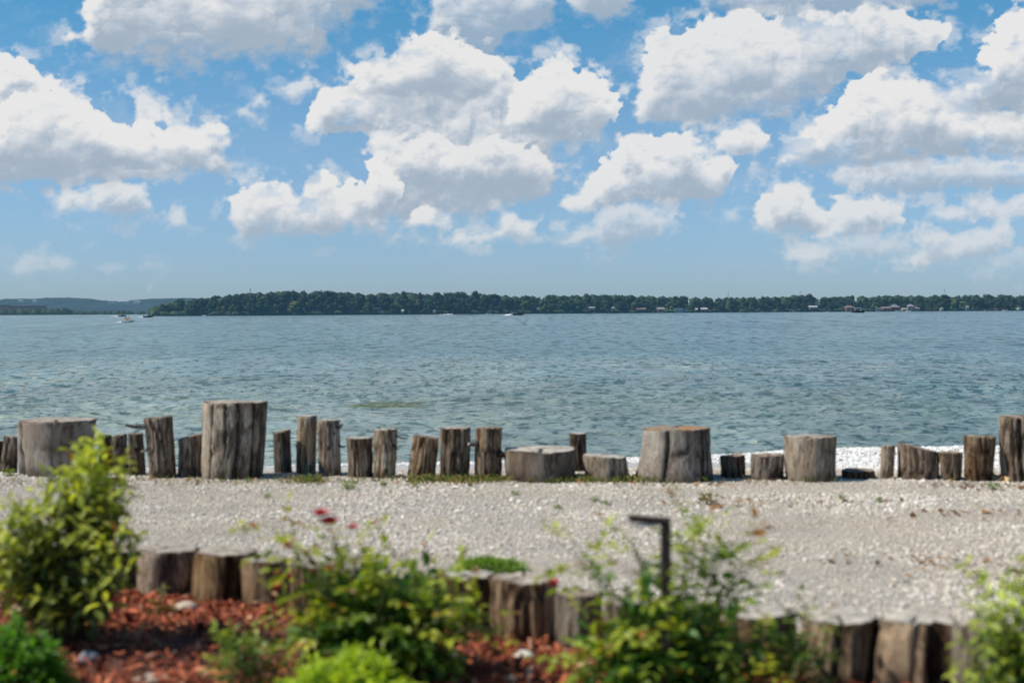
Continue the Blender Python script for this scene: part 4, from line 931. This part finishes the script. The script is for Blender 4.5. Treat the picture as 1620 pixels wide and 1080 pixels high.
S('slim deeply ribbed log leaning against the widest pale stump at far left', (3, 27), (-2, 30), 688, 743, kind='bark', seed=2, relief=1.5, nf=18, top='brown')
S('broad pale grey stump with a hollow at its left foot, behind the leafy shrub', (27, 150), (30, 148), 660, 753, kind='bare', seed=3, lobes=.05, crease=((.60, .012, .10),), hollow=(.60, .035, .40), top='grey', depth_k=.8, light_side=(.62, .12, .3))
S('short blackish log just right of the broad pale stump, mostly hidden by shrub tips', (158, 178), (158, 180), 687, 748, kind='dark', seed=4, top='brown')
S('blackish log with slanting top behind the shrub tip', (178, 203), (178, 204), 686, 750, kind='dark', seed=5, tilt=.18, top='brown')
S('dark log with lichen flecks left of the one with a driftwood snag', (203, 228), (202, 229), 684, 753, kind='dark', seed=6, knots=2, top='brown')
S('tall leaning log with a long grey snag pointing left near its top', (226, 273), (234, 279), 658, 757, kind='bark', seed=7, relief=.7, nf=30, tilt=.08, knots=2, top='brown', stubs=(((232, 675), (198, 672), .021, True), ((236, 708), (225, 714), .014, True)))
S('knee high brown log with sloping top against the left side of the tallest wide stump', (281, 319), (281, 320), 688, 755, kind='bark', seed=8, relief=.8, tilt=.20, top='brown')
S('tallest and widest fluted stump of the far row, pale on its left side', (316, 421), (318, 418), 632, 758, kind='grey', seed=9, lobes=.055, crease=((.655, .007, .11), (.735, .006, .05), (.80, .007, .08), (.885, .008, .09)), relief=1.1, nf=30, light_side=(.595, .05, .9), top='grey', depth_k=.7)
S('small smooth dark log with slanted top just right of the tallest stump', (431, 460), (434, 464), 681, 747, kind='dark', seed=10, relief=.4, nf=34, tilt=.20, top='brown')
S('slender tall log, left one of the tight pair', (471, 502), (467, 499), 656, 750, kind='grey', seed=11, relief=.5, knots=3, nf=32, top='pale')
S('slender log with snags on its right side, right one of the tight pair', (503, 538), (504, 539), 663, 753, kind='grey', seed=12, relief=.5, knots=3, nf=32, top='pale', stubs=(((533, 676), (542, 671), .014, False), ((536, 704), (546, 706), .012, False)))
S('short round brown log left of the one with a pale cut snag', (549, 591), (550, 590), 690, 756, kind='bark', seed=13, relief=.6, knots=1, top='pale')
S('knotty log with a pale sawn snag pointing right and down', (591, 629), (589, 625), 677, 757, kind='grey', seed=14, relief=.6, knots=4, top='pale', stubs=(((620, 702), (630, 709), .020, True), ((626, 689), (645, 694), .009, False)))
S('ribbed brown log leaning right with a sloping top, left of the orange streaked one', (651, 692), (642, 690), 688, 758, kind='bark', seed=15, relief=.9, tilt=-.12, top='brown')
S('log with an orange tan split streak down its left face', (694, 744), (694, 746), 674, 760, kind='bark', seed=16, relief=.7, crease=((.66, .012, .10),), lobes=.05, top='grey')
S('log with a waisted trunk flaring at the top and a pale snag at left', (752, 794), (752, 796), 674, 760, kind='bark', seed=17, relief=.9, lobes=.08, knots=2, top='brown', stubs=(((756, 701), (742, 702), .022, True), ((790, 716), (800, 720), .030, False)))
S('thin log standing behind the right end of the low wide stump', (901, 928), (903, 927), 684, 754, kind='dark', seed=19, relief=.4, top='pale', Ybase=15.9)
S('low very wide stump with a pale flat top at the middle of the far row', (799, 915), (800, 913), 704, 763, kind='bare', seed=18, relief=1.4, nf=20, lobes=.03, top='pale', depth_k=.8)
S('short pale topped log right of the low wide stump', (922, 992), (925, 994), 717, 763, kind='grey', seed=20, relief=.9, nf=24, top='pale', tilt=-.05)
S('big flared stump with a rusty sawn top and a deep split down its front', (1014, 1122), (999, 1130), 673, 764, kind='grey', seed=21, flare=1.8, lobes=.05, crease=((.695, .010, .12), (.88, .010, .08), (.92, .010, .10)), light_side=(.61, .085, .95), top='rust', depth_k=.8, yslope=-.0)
S('little dark round log alone right of the big flared stump', (1137, 1178), (1141, 1182), 718, 757, kind='dark', seed=22, relief=.5, tilt=.05, top='brown')
S('small ribbed log touching the left side of the smooth grey drum shaped stump', (1186, 1242), (1189, 1244), 716, 760, kind='bark', seed=23, relief=1.0, nf=22, top='brown')
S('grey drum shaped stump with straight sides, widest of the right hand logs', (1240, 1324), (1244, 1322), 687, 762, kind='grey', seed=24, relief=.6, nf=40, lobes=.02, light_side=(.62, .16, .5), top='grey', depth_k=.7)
S('lowest log of the far row, a flat dark disc before the white beach', (1332, 1386), (1334, 1386), 740, 759, kind='dark', seed=25, relief=.8, top='brown')
S('slim plain post sized log left of the wide sloping one', (1394, 1417), (1392, 1412), 704, 758, kind='grey', seed=26, relief=.3, nf=30, top='grey')
S('wide log whose top slopes down to the right', (1418, 1485), (1418, 1484), 704, 760, kind='bark', seed=27, relief=.7, nf=30, tilt=-.20, top='brown')
S('short tapering log between the wide sloping one and the tall ribbed one', (1483, 1522), (1489, 1520), 713, 761, kind='bark', seed=28, relief=.6, top='brown')
S('straight deeply ribbed log second from the right edge', (1520, 1572), (1529, 1573), 687, 763, kind='bark', seed=29, relief=1.3, nf=20, top='brown')
S('tall gnarled twisted stump at the right edge of the picture', (1581, 1650), (1590, 1660), 655, 765, kind='grey', seed=30, relief=1.3, lobes=.14, crease=((.62, .014, .12), (.68, .02, .25)), nf=16, knots=3, top='brown')
# tan split streak of the orange streaked log: a splinter face proud of the bark
NG = 'logs standing upright along the near edge of the gravel'
Sn = lambda label, pt, pb, yt, yb, **k: make_stump('bed_edging_log', label, NG, (pt[0]-4, pt[1]+4), (pb[0]-7, pb[1]+7), yt, yb, **{'lobes': .03, **k})
Sn('near row log mostly hidden behind the tall leafy shrub', (150, 222), (152, 222), 862, 950, kind='dark', seed=41, top='brown')
Sn('near row log behind the left edge of the tall leafy shrub', (60, 145), (64, 146), 868, 958, kind='dark', seed=42, top='brown')
Sn('near row log at the left edge of the picture behind the shrub', (-40, 50), (-38, 48), 862, 950, kind='dark', seed=43, top='brown')
Sn('near row log with rough left flank coloured as sunlit and blackish right side', (224, 316), (226, 312), 858, 958, kind='edging', seed=44, relief=1.0, light_side=(.58, .06, .9), top='grey')
Sn('tan near row log leaning left, with a clean curved top', (316, 405), (308, 388), 863, 968, kind='tan', seed=45, relief=.8, lobes=.06, crease=((.80, .02, .10),), top='grey')
Sn('near row log half hidden by the rose bush, right beside the tan leaning one', (385, 455), (384, 455), 875, 972, kind='tan', seed=46, top='grey')
Sn('near row log behind the red roses', (457, 535), (457, 535), 884, 986, kind='edging', seed=47, top='grey')
Sn('near row log behind the middle of the rose bush', (537, 618), (537, 617), 892, 1000, kind='edging', seed=48, top='grey')
Sn('near row log behind the right part of the rose bush', (619, 698), (619, 698), 898, 1012, kind='dark', seed=49, top='grey')
Sn('dark near row log in front of the green cushion plant', (700, 778), (700, 778), 900, 1024, kind='edging', seed=50, top='pale')
Sn('thick near row log with a white stone lying at its foot', (779, 884), (784, 880), 903, 1036, kind='edging', seed=51, relief=1.0, top='grey')
Sn('short near row log between the thick one and the right hand bush', (885, 952), (882, 950), 930, 1046, kind='grey', seed=52, relief=.7, top='brown')
Sn('near row log under the metal garden post', (956, 1050), (958, 1050), 938, 1060, kind='edging', seed=53, top='grey')
Sn('near row log hidden in the middle of the right hand bush', (1054, 1132), (1056, 1132), 948, 1074, kind='edging', seed=54, top='grey')
Sn('near row log showing at the right flank of the right hand bush', (1137, 1253), (1140, 1250), 952, 1088, kind='edging', seed=55, top='pale')
Sn('near row log with a bare tan face, left of the whitest topped one', (1266, 1385), (1268, 1383), 960, 1102, kind='tan', seed=56, relief=1.2, crease=((.72, .02, .12), (.9, .03, .1)), light_side=(.6, .05, .5), top='pale')
Sn('near row log with the whitest top and torn black bark', (1388, 1514), (1386, 1512), 962, 1112, kind='edging', seed=57, relief=1.5, lobes=.07, crease=((.80, .04, .16),), nf=16, light_side=(.62, .10, .6), top='pale')
Sn('near row log just beside the pale green shrub at right', (1516, 1592), (1516, 1592), 974, 1122, kind='grey', seed=58, relief=.8, top='grey')
Sn('last near row log at the right edge behind the pale green shrub', (1594, 1690), (1594, 1688), 982, 1134, kind='dark', seed=59, top='grey')

# ================================================================ plants
def leaf_batch(pos, dirs, ups, size, width, curl, colr, fold=.25):
    """arrays of leaves: each a folded, curved blade of 8 triangles"""
    n = len(pos); d = dirs/np.linalg.norm(dirs, axis=1, keepdims=True)
    s = np.cross(d, ups); s /= np.linalg.norm(s, axis=1, keepdims=True)+1e-9; u = np.cross(s, d)
    L_ = size[:, None]; Wd = (size*width)[:, None]
    def P(t, side, lift): return pos+d*L_*t+s*Wd*side+u*L_*lift
    c = curl[:, None]
    p = [P(0, 0, 0), P(.35, 0, -.02-c*.1), P(.7, 0, -.08-c*.35), P(1, 0, -.2-c*.7),
         P(.30, -.40, fold*width*.5), P(.65, -.38, fold*width*.4-c*.3), P(.30, .40, fold*width*.5), P(.65, .38, fold*width*.4-c*.3)]
    v = np.stack(p, 1); f = np.array([(0, 4, 1), (1, 4, 5), (1, 5, 2), (2, 5, 3), (0, 1, 6), (1, 7, 6), (1, 2, 7), (2, 3, 7)])
    f = f[None]+(np.arange(n)*8)[:, None, None]
    return v.reshape(-1, 3), f.reshape(-1, 3), np.repeat(colr[:, None], 8, 1).reshape(-1, 3)
M_LEAF = attr_mat('plant_leaf', .45, .45, 1.10, 25, .15, .40, 0)
M_TWIG = simple('plant_twig', (.09, .05, .03), .8, .3, 20); M_GTWIG = simple('green_twig', (.12, .13, .045), .6, .3, 20)
def blend(c0, c1, t): t = np.asarray(t)[:, None]; return np.array(c0)*(1-t)+np.array(c1)*t
def bez(a, b, c, n):
    t = np.linspace(0, 1, n)[:, None]; a, b, c = map(np.array, (a, b, c)); return (1-t)**2*a+2*t*(1-t)*b+t*t*c
def plant(root, base, tips, leaf, dens, old, young, width=.42, start=.30, twig=M_TWIG, rad=.006, whorl=2, droop=.25, spread=.35, side=0, compound=False, ygain=1.0, red_tip=None, sprigs=()):
    """base: world point; tips: world points of the shoots"""
    LV = []; st = MB(); off = np.array(root.location)
    base = np.array(base)
    for ti, tp in enumerate(list(tips)+list(sprigs)):
        sprig = ti >= len(tips); tp = np.array(tp); b0 = base+np.array([rnd.gauss(0, .035), rnd.gauss(0, .035), 0])
        d = tp-b0; ln = np.linalg.norm(d)
        mid = b0+d*.5+np.array([-d[0]*.22, -d[1]*.22, ln*.10])+np.array([rnd.gauss(0, .03), rnd.gauss(0, .03), 0])
        pts = bez(b0, mid, tp, 9); st.tube([tuple(q-off) for q in pts], list(np.linspace(rad, rad*.35, 9)), 5)
        paths = [(pts, .62 if sprig else start, 1.0, ln)]
        for q in range(0 if sprig else side):
            t0 = rnd.uniform(.35, .9); p0 = pts[int(t0*8)]; a = rnd.uniform(0, 6.28); l2 = ln*rnd.uniform(.12, .26)
            e = p0+np.array([math.cos(a)*l2*.8, math.sin(a)*l2*.8, l2*rnd.uniform(.2, .8)]); pp = bez(p0, (p0+e)/2+np.array([0, 0, l2*.12]), e, 6)
            st.tube([tuple(x-off) for x in pp], list(np.linspace(rad*.5, rad*.25, 6)), 4); paths.append((pp, .1, t0+.2, l2))
        for pp, s0, tt, l_ in paths:
            nn = max(2, int(l_*(1-s0)*dens)); seg = len(pp)-1; a0 = rnd.uniform(0, 6.28)
            for q in range(nn):
                t = s0+(1-s0)*(q+.5)/nn; f_ = t*seg; i_ = min(int(f_), seg-1); p = pp[i_]+(pp[i_+1]-pp[i_])*(f_-i_); tg = pp[i_+1]-pp[i_]; tg = tg/np.linalg.norm(tg)
                a0 += 1.57+rnd.gauss(0, .2)
                for w in range(whorl):
                    a = a0+w*2*math.pi/whorl; u1 = np.cross(tg, [0.3, .1, 1]); u1 /= np.linalg.norm(u1); u2 = np.cross(tg, u1)
                    rd = u1*math.cos(a)+u2*math.sin(a); up = .75 if t > .85 else .35
                    dr = rd+tg*up*rnd.uniform(.6, 1.4)+np.array([0, 0, rnd.uniform(-.1, .3)])
                    age = np.clip((t*tt-.55)*2.2*ygain+rnd.gauss(0, .18), 0, 1)
                    sz = leaf*rnd.uniform(.65, 1.15)*(1-.35*max(0, (t-.8)/.2))
                    if compound:
                        dr = dr/np.linalg.norm(dr); pl = leaf*1.9; sd_ = np.cross(dr, [0, 0, 1]); sd_ /= np.linalg.norm(sd_)+1e-9
                        for (tl, sg) in ((.45, -1), (.45, 1), (.75, -1), (.75, 1), (1, 0)):
                            LV.append((p+dr*pl*tl, dr*(.5 if sg else 1)+sd_*sg*.8, sz*(.85 if sg else 1.05), age, t*tt))
                    else: LV.append((p, dr, sz, age, t*tt))
    pos = np.array([q[0] for q in LV]); dd = np.array([q[1] for q in LV]); sz = np.array([q[2] for q in LV]); ag = np.array([q[3] for q in LV])
    n = len(pos); ups = np.array([0, 0, 1.])+R.normal(0, .35, (n, 3))
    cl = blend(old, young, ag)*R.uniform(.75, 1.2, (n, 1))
    if red_tip is not None:
        tv = np.array([q[4] for q in LV]); k_ = (R.uniform(0, 1, n) < red_tip[1]*sstep(.8, 1.0, tv)+red_tip[1]*.12); cl[k_] = np.array(red_tip[0])*R.uniform(.7, 1.2, (k_.sum(), 1))
    v, f, c = leaf_batch(pos-off, dd, ups, sz, width, R.uniform(-.1, 1, n)*droop, cl)
    link('foliage', new_mesh('foliage', v, f, {'col': c}, False), M_LEAF, root)
    st.build('stems', twig, root, True)
    return root
def inpoly(x, y, P):
    c = False; n = len(P)
    for i in range(n):
        (ax, ay), (bx, by) = P[i], P[(i+1) % n]
        if (ay > y) != (by > y) and x < (bx-ax)*(y-ay)/(by-ay+1e-12)+ax: c = not c
    return c
def fill(P, n, Y, dY):
    xs = [p[0] for p in P]; ys = [p[1] for p in P]; o = []
    while len(o) < n:
        x, y = rnd.uniform(min(xs), max(xs)), rnd.uniform(min(ys), max(ys))
        if inpoly(x, y, P): o.append(tuple(at(x, y, Y+rnd.gauss(0, dY))))
    return o
# tall leafy shrub at left
Ys = 7.5; g0 = ground_at(140, 1012)
t = thing('leafy_shrub', 'tall yellow green leafy shrub rising in front of the log rows at left', 'shrub', (g0.x, Ys, 0))
pol = [(-70, 800), (-10, 775), (30, 772), (70, 790), (100, 745), (120, 720), (165, 712), (205, 755), (215, 820), (215, 880), (225, 920), (190, 965), (120, 985), (50, 950), (-70, 930)]
tips = fill(pol, 88, Ys, .20)+[tuple(at(x, y, Ys+rnd.gauss(0, .08))) for x, y in ((152, 678), (110, 705), (128, 690), (170, 705), (200, 738), (205, 710), (190, 722), (45, 770), (8, 782), (70, 775), (215, 780), (222, 850), (85, 742), (135, 715), (160, 695), (228, 900), (30, 800), (140, 700), (125, 720), (150, 720), (175, 725), (190, 745), (160, 740), (130, 745), (110, 735), (205, 765), (180, 760), (148, 690), (165, 715))]
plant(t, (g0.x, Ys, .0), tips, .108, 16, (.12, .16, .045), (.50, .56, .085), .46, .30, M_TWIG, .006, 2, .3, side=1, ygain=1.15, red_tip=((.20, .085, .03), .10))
# weedy seedling between shrub and logs
g1 = ground_at(256, 985)
t = thing('seedling', 'small leafy seedling in the mulch between the tall shrub and the first log', 'seedling', tuple(g1))
plant(t, g1, [tuple(at(x, y, g1.y)) for x, y in ((262, 925), (240, 945), (275, 950), (232, 968), (255, 955), (285, 972))], .05, 26, (.10, .14, .03), (.26, .32, .06), .5, .3, M_GTWIG, .003)
# rounded bushes
def cushion(name, label, cat, cx, cy, Y, rx, ry, rz_, leaf, n, old, young, z0=0.0, width=.5):
    t = thing(name, label, cat, (cx, Y, z0)); r = np.random.default_rng(int(abs(cx)*100)+n)
    a = r.uniform(0, 2*np.pi, n); ph = np.arccos(r.uniform(0, 1, n)); k = r.uniform(.66, 1.0, n)+np.where(r.uniform(0, 1, n) < .06, r.uniform(0, .16, n), 0)
    nd = np.stack([np.cos(a)*np.sin(ph), np.sin(a)*np.sin(ph), np.cos(ph)], -1)
    lump = .62+.62*fbm(nd[:, 0]*3.4+5, nd[:, 1]*3.4+nd[:, 2]*3, n, 4)
    pos = nd*np.array([rx, ry, rz_])*(k*lump)[:, None]; dd = nd+r.normal(0, .5, (n, 3))
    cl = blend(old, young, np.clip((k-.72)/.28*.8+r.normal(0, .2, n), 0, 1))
    v, f, c = leaf_batch(pos, dd, np.array([0, 0, 1.])+r.normal(0, .4, (n, 3)), leaf*r.uniform(.6, 1.2, n), width, r.uniform(0, .4, n), cl)
    link('foliage', new_mesh('foliage', v, f, {'col': c}, False), M_LEAF, t)
    st = MB()
    for q in range(14):
        a_ = rnd.uniform(0, 6.28); e = (math.cos(a_)*rx*.55, math.sin(a_)*ry*.55, rz_*.7); st.tube([(0, 0, 0), (e[0]*.4, e[1]*.4, e[2]*.6), e], [.006, .004, .002], 4)
    st.build('stems', M_TWIG, t)
    return t
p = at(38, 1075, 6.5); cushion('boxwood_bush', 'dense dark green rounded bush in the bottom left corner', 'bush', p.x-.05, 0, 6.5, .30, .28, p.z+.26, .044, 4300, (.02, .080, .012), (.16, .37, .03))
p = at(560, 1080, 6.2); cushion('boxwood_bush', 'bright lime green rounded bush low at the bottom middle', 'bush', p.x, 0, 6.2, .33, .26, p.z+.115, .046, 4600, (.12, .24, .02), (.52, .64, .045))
g2 = ground_at(770, 905); cushion('cushion_plant', 'low bright green cushion plant growing on the gravel behind the near logs', 'plant', g2.x, 0, g2.y, .30, .20, .105, .022, 3800, (.08, .17, .015), (.26, .42, .04))
# rose bushes
Yr = 6.75; gb = Vector((at(600, 1000, Yr).x, Yr, 0))
t = thing('rose_bush', 'sprawling rose bush with a few dark red blooms before the middle near logs', 'rose bush', tuple(gb))
polr = [(440, 905), (480, 880), (560, 885), (600, 925), (640, 930), (720, 920), (770, 950), (780, 1000), (740, 1030), (660, 1040), (520, 1030), (430, 1000), (420, 940)]
tips = fill(polr, 95, Yr, .16); spr = [tuple(at(x, y, Yr+rnd.gauss(0, .06))) for x, y in ((415, 815), (430, 835), (462, 845), (515, 830), (545, 845), (565, 850), (640, 872), (642, 885), (570, 870), (440, 872), (480, 870), (800, 960), (755, 925), (530, 850), (548, 862), (500, 862), (690, 900), (735, 905), (820, 985), (410, 820))]
plant(t, gb, tips, .084, 10, (.08, .17, .025), (.47, .50, .05), .62, .35, M_GTWIG, .005, 1, .2, side=2, compound=True, red_tip=((.30, .13, .03), .30), sprigs=spr)
M_ROSE = simple('rose_petal', (.60, .022, .05), .5, .3, 40)
def bloom(parent, p, r, bud=False):
    off = Vector(parent.location); V_ = []; F_ = []; n0 = 0; mb = MB()
    for ring, (nn, rr, hh, tl) in enumerate(((4, .35, .9, .1), (6, .65, .75, .45), (8, 1.0, .5, .9))):
        if bud and ring == 2: continue
        for q in range(nn):
            a = 2*math.pi*q/nn+ring; c, s = math.cos(a), math.sin(a); w = .62*rr*r
            b_ = np.array([c*rr*r*.25, s*rr*r*.25, 0]); m_ = np.array([c*rr*r*.75, s*rr*r*.75, hh*r*.55]); e = np.array([c*rr*r*(1+tl*.2), s*rr*r*(1+tl*.2), hh*r]); sd_ = np.array([-s, c, 0])*w
            v = [b_-sd_*.4, b_+sd_*.4, m_-sd_, m_+sd_, e-sd_*.7, e+sd_*.7]; mb.add(np.array(v)+np.array(p-off), np.array([(0, 1, 3, 2), (2, 3, 5, 4)]), rnd.random())
    mb.build('rose_bloom', M_ROSE, parent, True)
for x, y, r, bd in ((508, 815, .036, False), (520, 828, .040, False), (558, 836, .026, False), (436, 932, .034, True), (456, 866, .030, True), (458, 915, .026, True)): bloom(t, at(x, y, Yr-.10), r, bd)
Yr2 = 6.35; gb = Vector((at(1060, 1000, Yr2).x, Yr2, 0))
t2 = thing('rose_bush', 'large dense rose bush hiding the foot of the metal garden post', 'rose bush', tuple(gb))
polr = [(890, 975), (920, 955), (960, 980), (1010, 960), (1040, 940), (1080, 925), (1130, 945), (1180, 970), (1230, 985), (1260, 1000), (1260, 1090), (900, 1090), (860, 1000), (960, 990)]
tips = fill(polr, 80, Yr2, .15); spr = [tuple(at(x, y, Yr2+rnd.gauss(0, .06))) for x, y in ((870, 842), (895, 845), (905, 885), (925, 895), (990, 832), (1002, 852), (1004, 870), (1115, 795), (1105, 815), (1090, 860), (1100, 880), (1130, 890), (1180, 890), (935, 910), (1012, 905), (1110, 830), (1130, 812), (1160, 835), (1165, 850), (1120, 850), (1200, 855), (1215, 860), (1205, 880), (1150, 880), (1175, 900), (1060, 870), (985, 890), (1080, 850), (1140, 870), (1290, 985))]
plant(t2, gb, tips, .084, 10, (.065, .165, .028), (.44, .50, .05), .62, .35, M_GTWIG, .005, 1, .2, side=2, compound=True, red_tip=((.33, .15, .03), .22), sprigs=spr)
bloom(t2, at(876, 926, Yr2-.12), .034, True)
# low sparse rose growth bottom left of centre
Yq = 6.5; gb = Vector((at(400, 1040, Yq).x, Yq, 0)); t3 = thing('rose_bush', 'sparse low rose sprouts over the red mulch left of the lime green bush', 'rose bush', tuple(gb))
polr = [(330, 990), (380, 965), (440, 980), (470, 1020), (450, 1060), (350, 1065)]
plant(t3, gb, fill(polr, 22, Yq, .12), .048, 13, (.10, .17, .03), (.36, .44, .06), .62, .3, M_GTWIG, .003, 1, .2, side=1, compound=True)
gb = Vector((at(1265, 1060, 6.3).x, 6.3, 0)); t5 = thing('rose_bush', 'thin upright rose shoots with russet young leaves right of the large rose bush', 'rose bush', tuple(gb))
plant(t5, gb, fill([(1215, 960), (1255, 940), (1300, 965), (1335, 985), (1330, 1040), (1270, 1060), (1230, 1040)], 16, 6.3, .06), .046, 13, (.09, .16, .03), (.30, .38, .05), .62, .35, M_GTWIG, .003, 1, .2, side=1, compound=True, red_tip=((.36, .16, .05), .4))
# pale green shrub at right
Yw = 5.9; gb = Vector((at(1600, 1000, Yw).x+.05, Yw, 0)); t4 = thing('leafy_shrub', 'pale yellow green leafy shrub at the right edge of the picture', 'shrub', tuple(gb))
polr = [(1545, 960), (1575, 930), (1620, 900), (1680, 900), (1690, 1090), (1500, 1090), (1500, 1050), (1530, 1000)]
tips = fill(polr, 46, Yw, .12)+[tuple(at(x, y, Yw+rnd.gauss(0, .05))) for x, y in ((1525, 885), (1545, 900), (1610, 880), (1530, 940), (1560, 930), (1640, 870), (1510, 1010), (1495, 1060), (1590, 905))]
plant(t4, gb, tips, .085, 18, (.13, .21, .04), (.50, .60, .08), .36, .28, M_TWIG, .005, 2, .3, side=1, ygain=1.2)
# garden post with flat arm
Yp_ = 6.2; pt_ = at(1053, 822, Yp_); g_ = Vector((pt_.x, Yp_, 0)); M_BRZ = simple('bronze_metal', (.075, .052, .042), .5, .2, 8, .5)
t = thing('garden_post', 'dark bronze metal post with a flat arm pointing left, rising from the large rose bush', 'post', tuple(g_))
MB().box((0, 0, pt_.z/2-.03), (.042, .042, pt_.z-.0+.02)).build('post', M_BRZ, t)
a0 = at(1055, 825, Yp_)-g_; a1 = at(995, 819, Yp_-.04)-g_
MB().tube([a0+Vector((.012, 0, .0)), a1], [.019, .017], 4).build('arm', M_BRZ, t)
MB().box(((a0.x+a1.x)/2-.02, -.02, (a0.z+a1.z)/2-.022), (.13, .028, .008)).build('lamp_lens', simple('lamp_lens', (.5, .5, .45), .3, .05), t)
# small weeds on the gravel
WG = 'small weeds sprouting from the gravel'
def weed(px, py, s, lb, c0=(.07, .13, .02), c1=(.22, .32, .05)):
    g = ground_at(px, py); t = thing('weed', lb, 'weed', tuple(g)); n = int(60*s+26); a = R.uniform(0, 6.28, n); r_ = R.uniform(0, .06*s, n)
    pos = np.stack([r_*np.cos(a), r_*np.sin(a), R.uniform(.0, .07*s, n)], -1); dd = np.stack([np.cos(a), np.sin(a), R.uniform(.2, 1.5, n)], -1)
    v, f, c = leaf_batch(pos, dd, np.tile([0, 0, 1.], (n, 1)), R.uniform(.02, .05, n)*max(.7, s), .35, R.uniform(0, .5, n), blend(c0, c1, R.uniform(0, 1, n)))
    link('foliage', new_mesh('foliage', v, f, {'col': c}, False), M_LEAF, t)
    st = MB()
    for q in range(4): a_ = rnd.uniform(0, 6.28); st.tube([(0, 0, -.01), (.03*s*math.cos(a_), .03*s*math.sin(a_), .06*s)], [.002, .001], 4)
    st.build('stems', M_GTWIG, t)
for a in ((551, 774, 1.1, 'bright green weed on the gravel in front of the short round brown log'), (655, 771, .6, 'tiny weed in front of the ribbed brown leaning log'), (606, 768, .5, 'tiny weed in front of the knotty log'), (425, 788, .6, 'tiny weed on open gravel right of the tallest stump'),
          (815, 784, .7, 'small weed in front of the low wide stump'), (941, 794, .6, 'tiny weed on the gravel below the short pale topped log'), (1064, 761, 1.1, 'bright weed at the foot of the big flared stump'), (1118, 797, 1.3, 'olive weed on the gravel in front of the big flared stump', (.10, .10, .02), (.26, .22, .04)),
          (1572, 776, 1.0, 'bright green weed near the right end of the far row'), (1392, 795, .6, 'tiny weed on the gravel below the slim post sized log'), (883, 806, .5, 'tiny weed in the middle of the drive'), (958, 799, .5, 'tiny weed in the drive right of the one below the pale topped log'),
          (15, 752, 1.0, 'weed at the foot of the slim ribbed log at far left'), (722, 745, 1.4, 'leafy weed climbing the face of the orange streaked log'), (840, 757, 1.2, 'weed at the left foot of the low wide stump'), (1330, 790, .5, 'tiny weed in front of the lowest disc log')):
    weed(*a)
# grass and moss along the foot of the far logs
n = 6500; gx_ = R.uniform(-5.6, 5.8, n); yb_ = 15.05-.028*gx_; gyy = yb_+R.normal(-.02, .12, n)
den = fbm(gx_*1.3, gx_*0+3, 15, 4); k_ = (R.uniform(0, 1, n) < .06+1.3*sstep(.47, .66, den)) & (gx_ < rnd.uniform(2.0, 2.2)+R.normal(0, 1.2, n)); gx_, gyy = gx_[k_], gyy[k_]; n = len(gx_)
a = R.uniform(0, 6.28, n); hgt_ = R.uniform(.035, .105, n)
dd = np.stack([np.cos(a)*.5, np.sin(a)*.5, np.ones(n)], -1); dry = (R.uniform(0, 1, n) < .3)[:, None]
cl = blend((.07, .11, .02), (.18, .23, .045), R.uniform(0, 1, n)); cl = np.where(dry, np.array([.34, .26, .13]), cl)
v, f, c = leaf_batch(np.stack([gx_, gyy, np.zeros(n)], -1), dd, np.stack([np.cos(a+1.6), np.sin(a+1.6), a*0+.2], -1), hgt_, .22, R.uniform(0, 1, n), cl)
tag(link('grass', new_mesh('grass', v, f, {'col': c}, False), M_LEAF), 'short green and straw coloured grass along the foot of the far logs', 'grass', kind='stuff')
# stones in the bed
def rock(px, py, w, h, c, lb, Y=None):
    g = ground_at(px, py, .05); k = g.y/F; r = np.random.default_rng(int(px))
    me = bpy.data.meshes.new('stone')
    import bmesh
    bm = bmesh.new(); bmesh.ops.create_icosphere(bm, subdivisions=3, radius=1)
    for v in bm.verts:
        n_ = fbm(np.array(v.co.x*1.3+px), np.array(v.co.y*1.3+v.co.z), 3, 3); v.co *= .82+.36*float(n_); v.co.x *= w*k*.5; v.co.y *= w*k*.38; v.co.z *= h*k*.62
    for f_ in bm.faces: f_.smooth = True
    bm.to_mesh(me); bm.free()
    o = link('stone', me, simple('stone_%d' % px, c, .8, .18, 25), None, (g.x, g.y, .05+h*k*.25)); tag(o, lb, 'stone')
rock(293, 966, 38, 18, (.50, .42, .33), 'tan rounded stone at the foot of the tan leaning log')
rock(828, 1042, 36, 16, (.70, .68, .62), 'white rounded stone at the foot of the thick near row log')
rock(716, 1044, 22, 15, (.55, .46, .36), 'small buff stone in the mulch left of the white stone')
rock(140, 1046, 34, 20, (.24, .25, .29), 'grey stone in the shade between dark bush and tall shrub')
rock(805, 1075, 22, 10, (.52, .40, .30), 'small tan stone low in the mulch below the white stone')
rock(36, 972, 42, 20, (.48, .34, .24), 'orange tan stone in the mulch at the left edge')
rock(240, 1076, 60, 12, (.40, .34, .28), 'flat grey tan stone at the bottom edge in the red mulch')
rock(655, 800, 5, 4, (.5, .5, .5), 'pale pebble bigger than the rest on the open drive')
# chips piled by the gnarled stump
P = np.stack([R.uniform(5.05, 5.95, 150), R.normal(14.86, .07, 150)], -1)
tag(link('wood_chips', flakes(P, np.abs(R.normal(0, .06, 150))*np.exp(-((P[:, 0]-5.7)/.3)**2)+.03, R.uniform(.05, .13, 150), np.array([(.58, .40, .20)])*R.uniform(.6, 1.2, (150, 1)), 'wood_chips', .5, .12, .6), M_CHIP), 'yellow wood chips heaped at the foot of the gnarled stump', 'wood chips', kind='stuff')
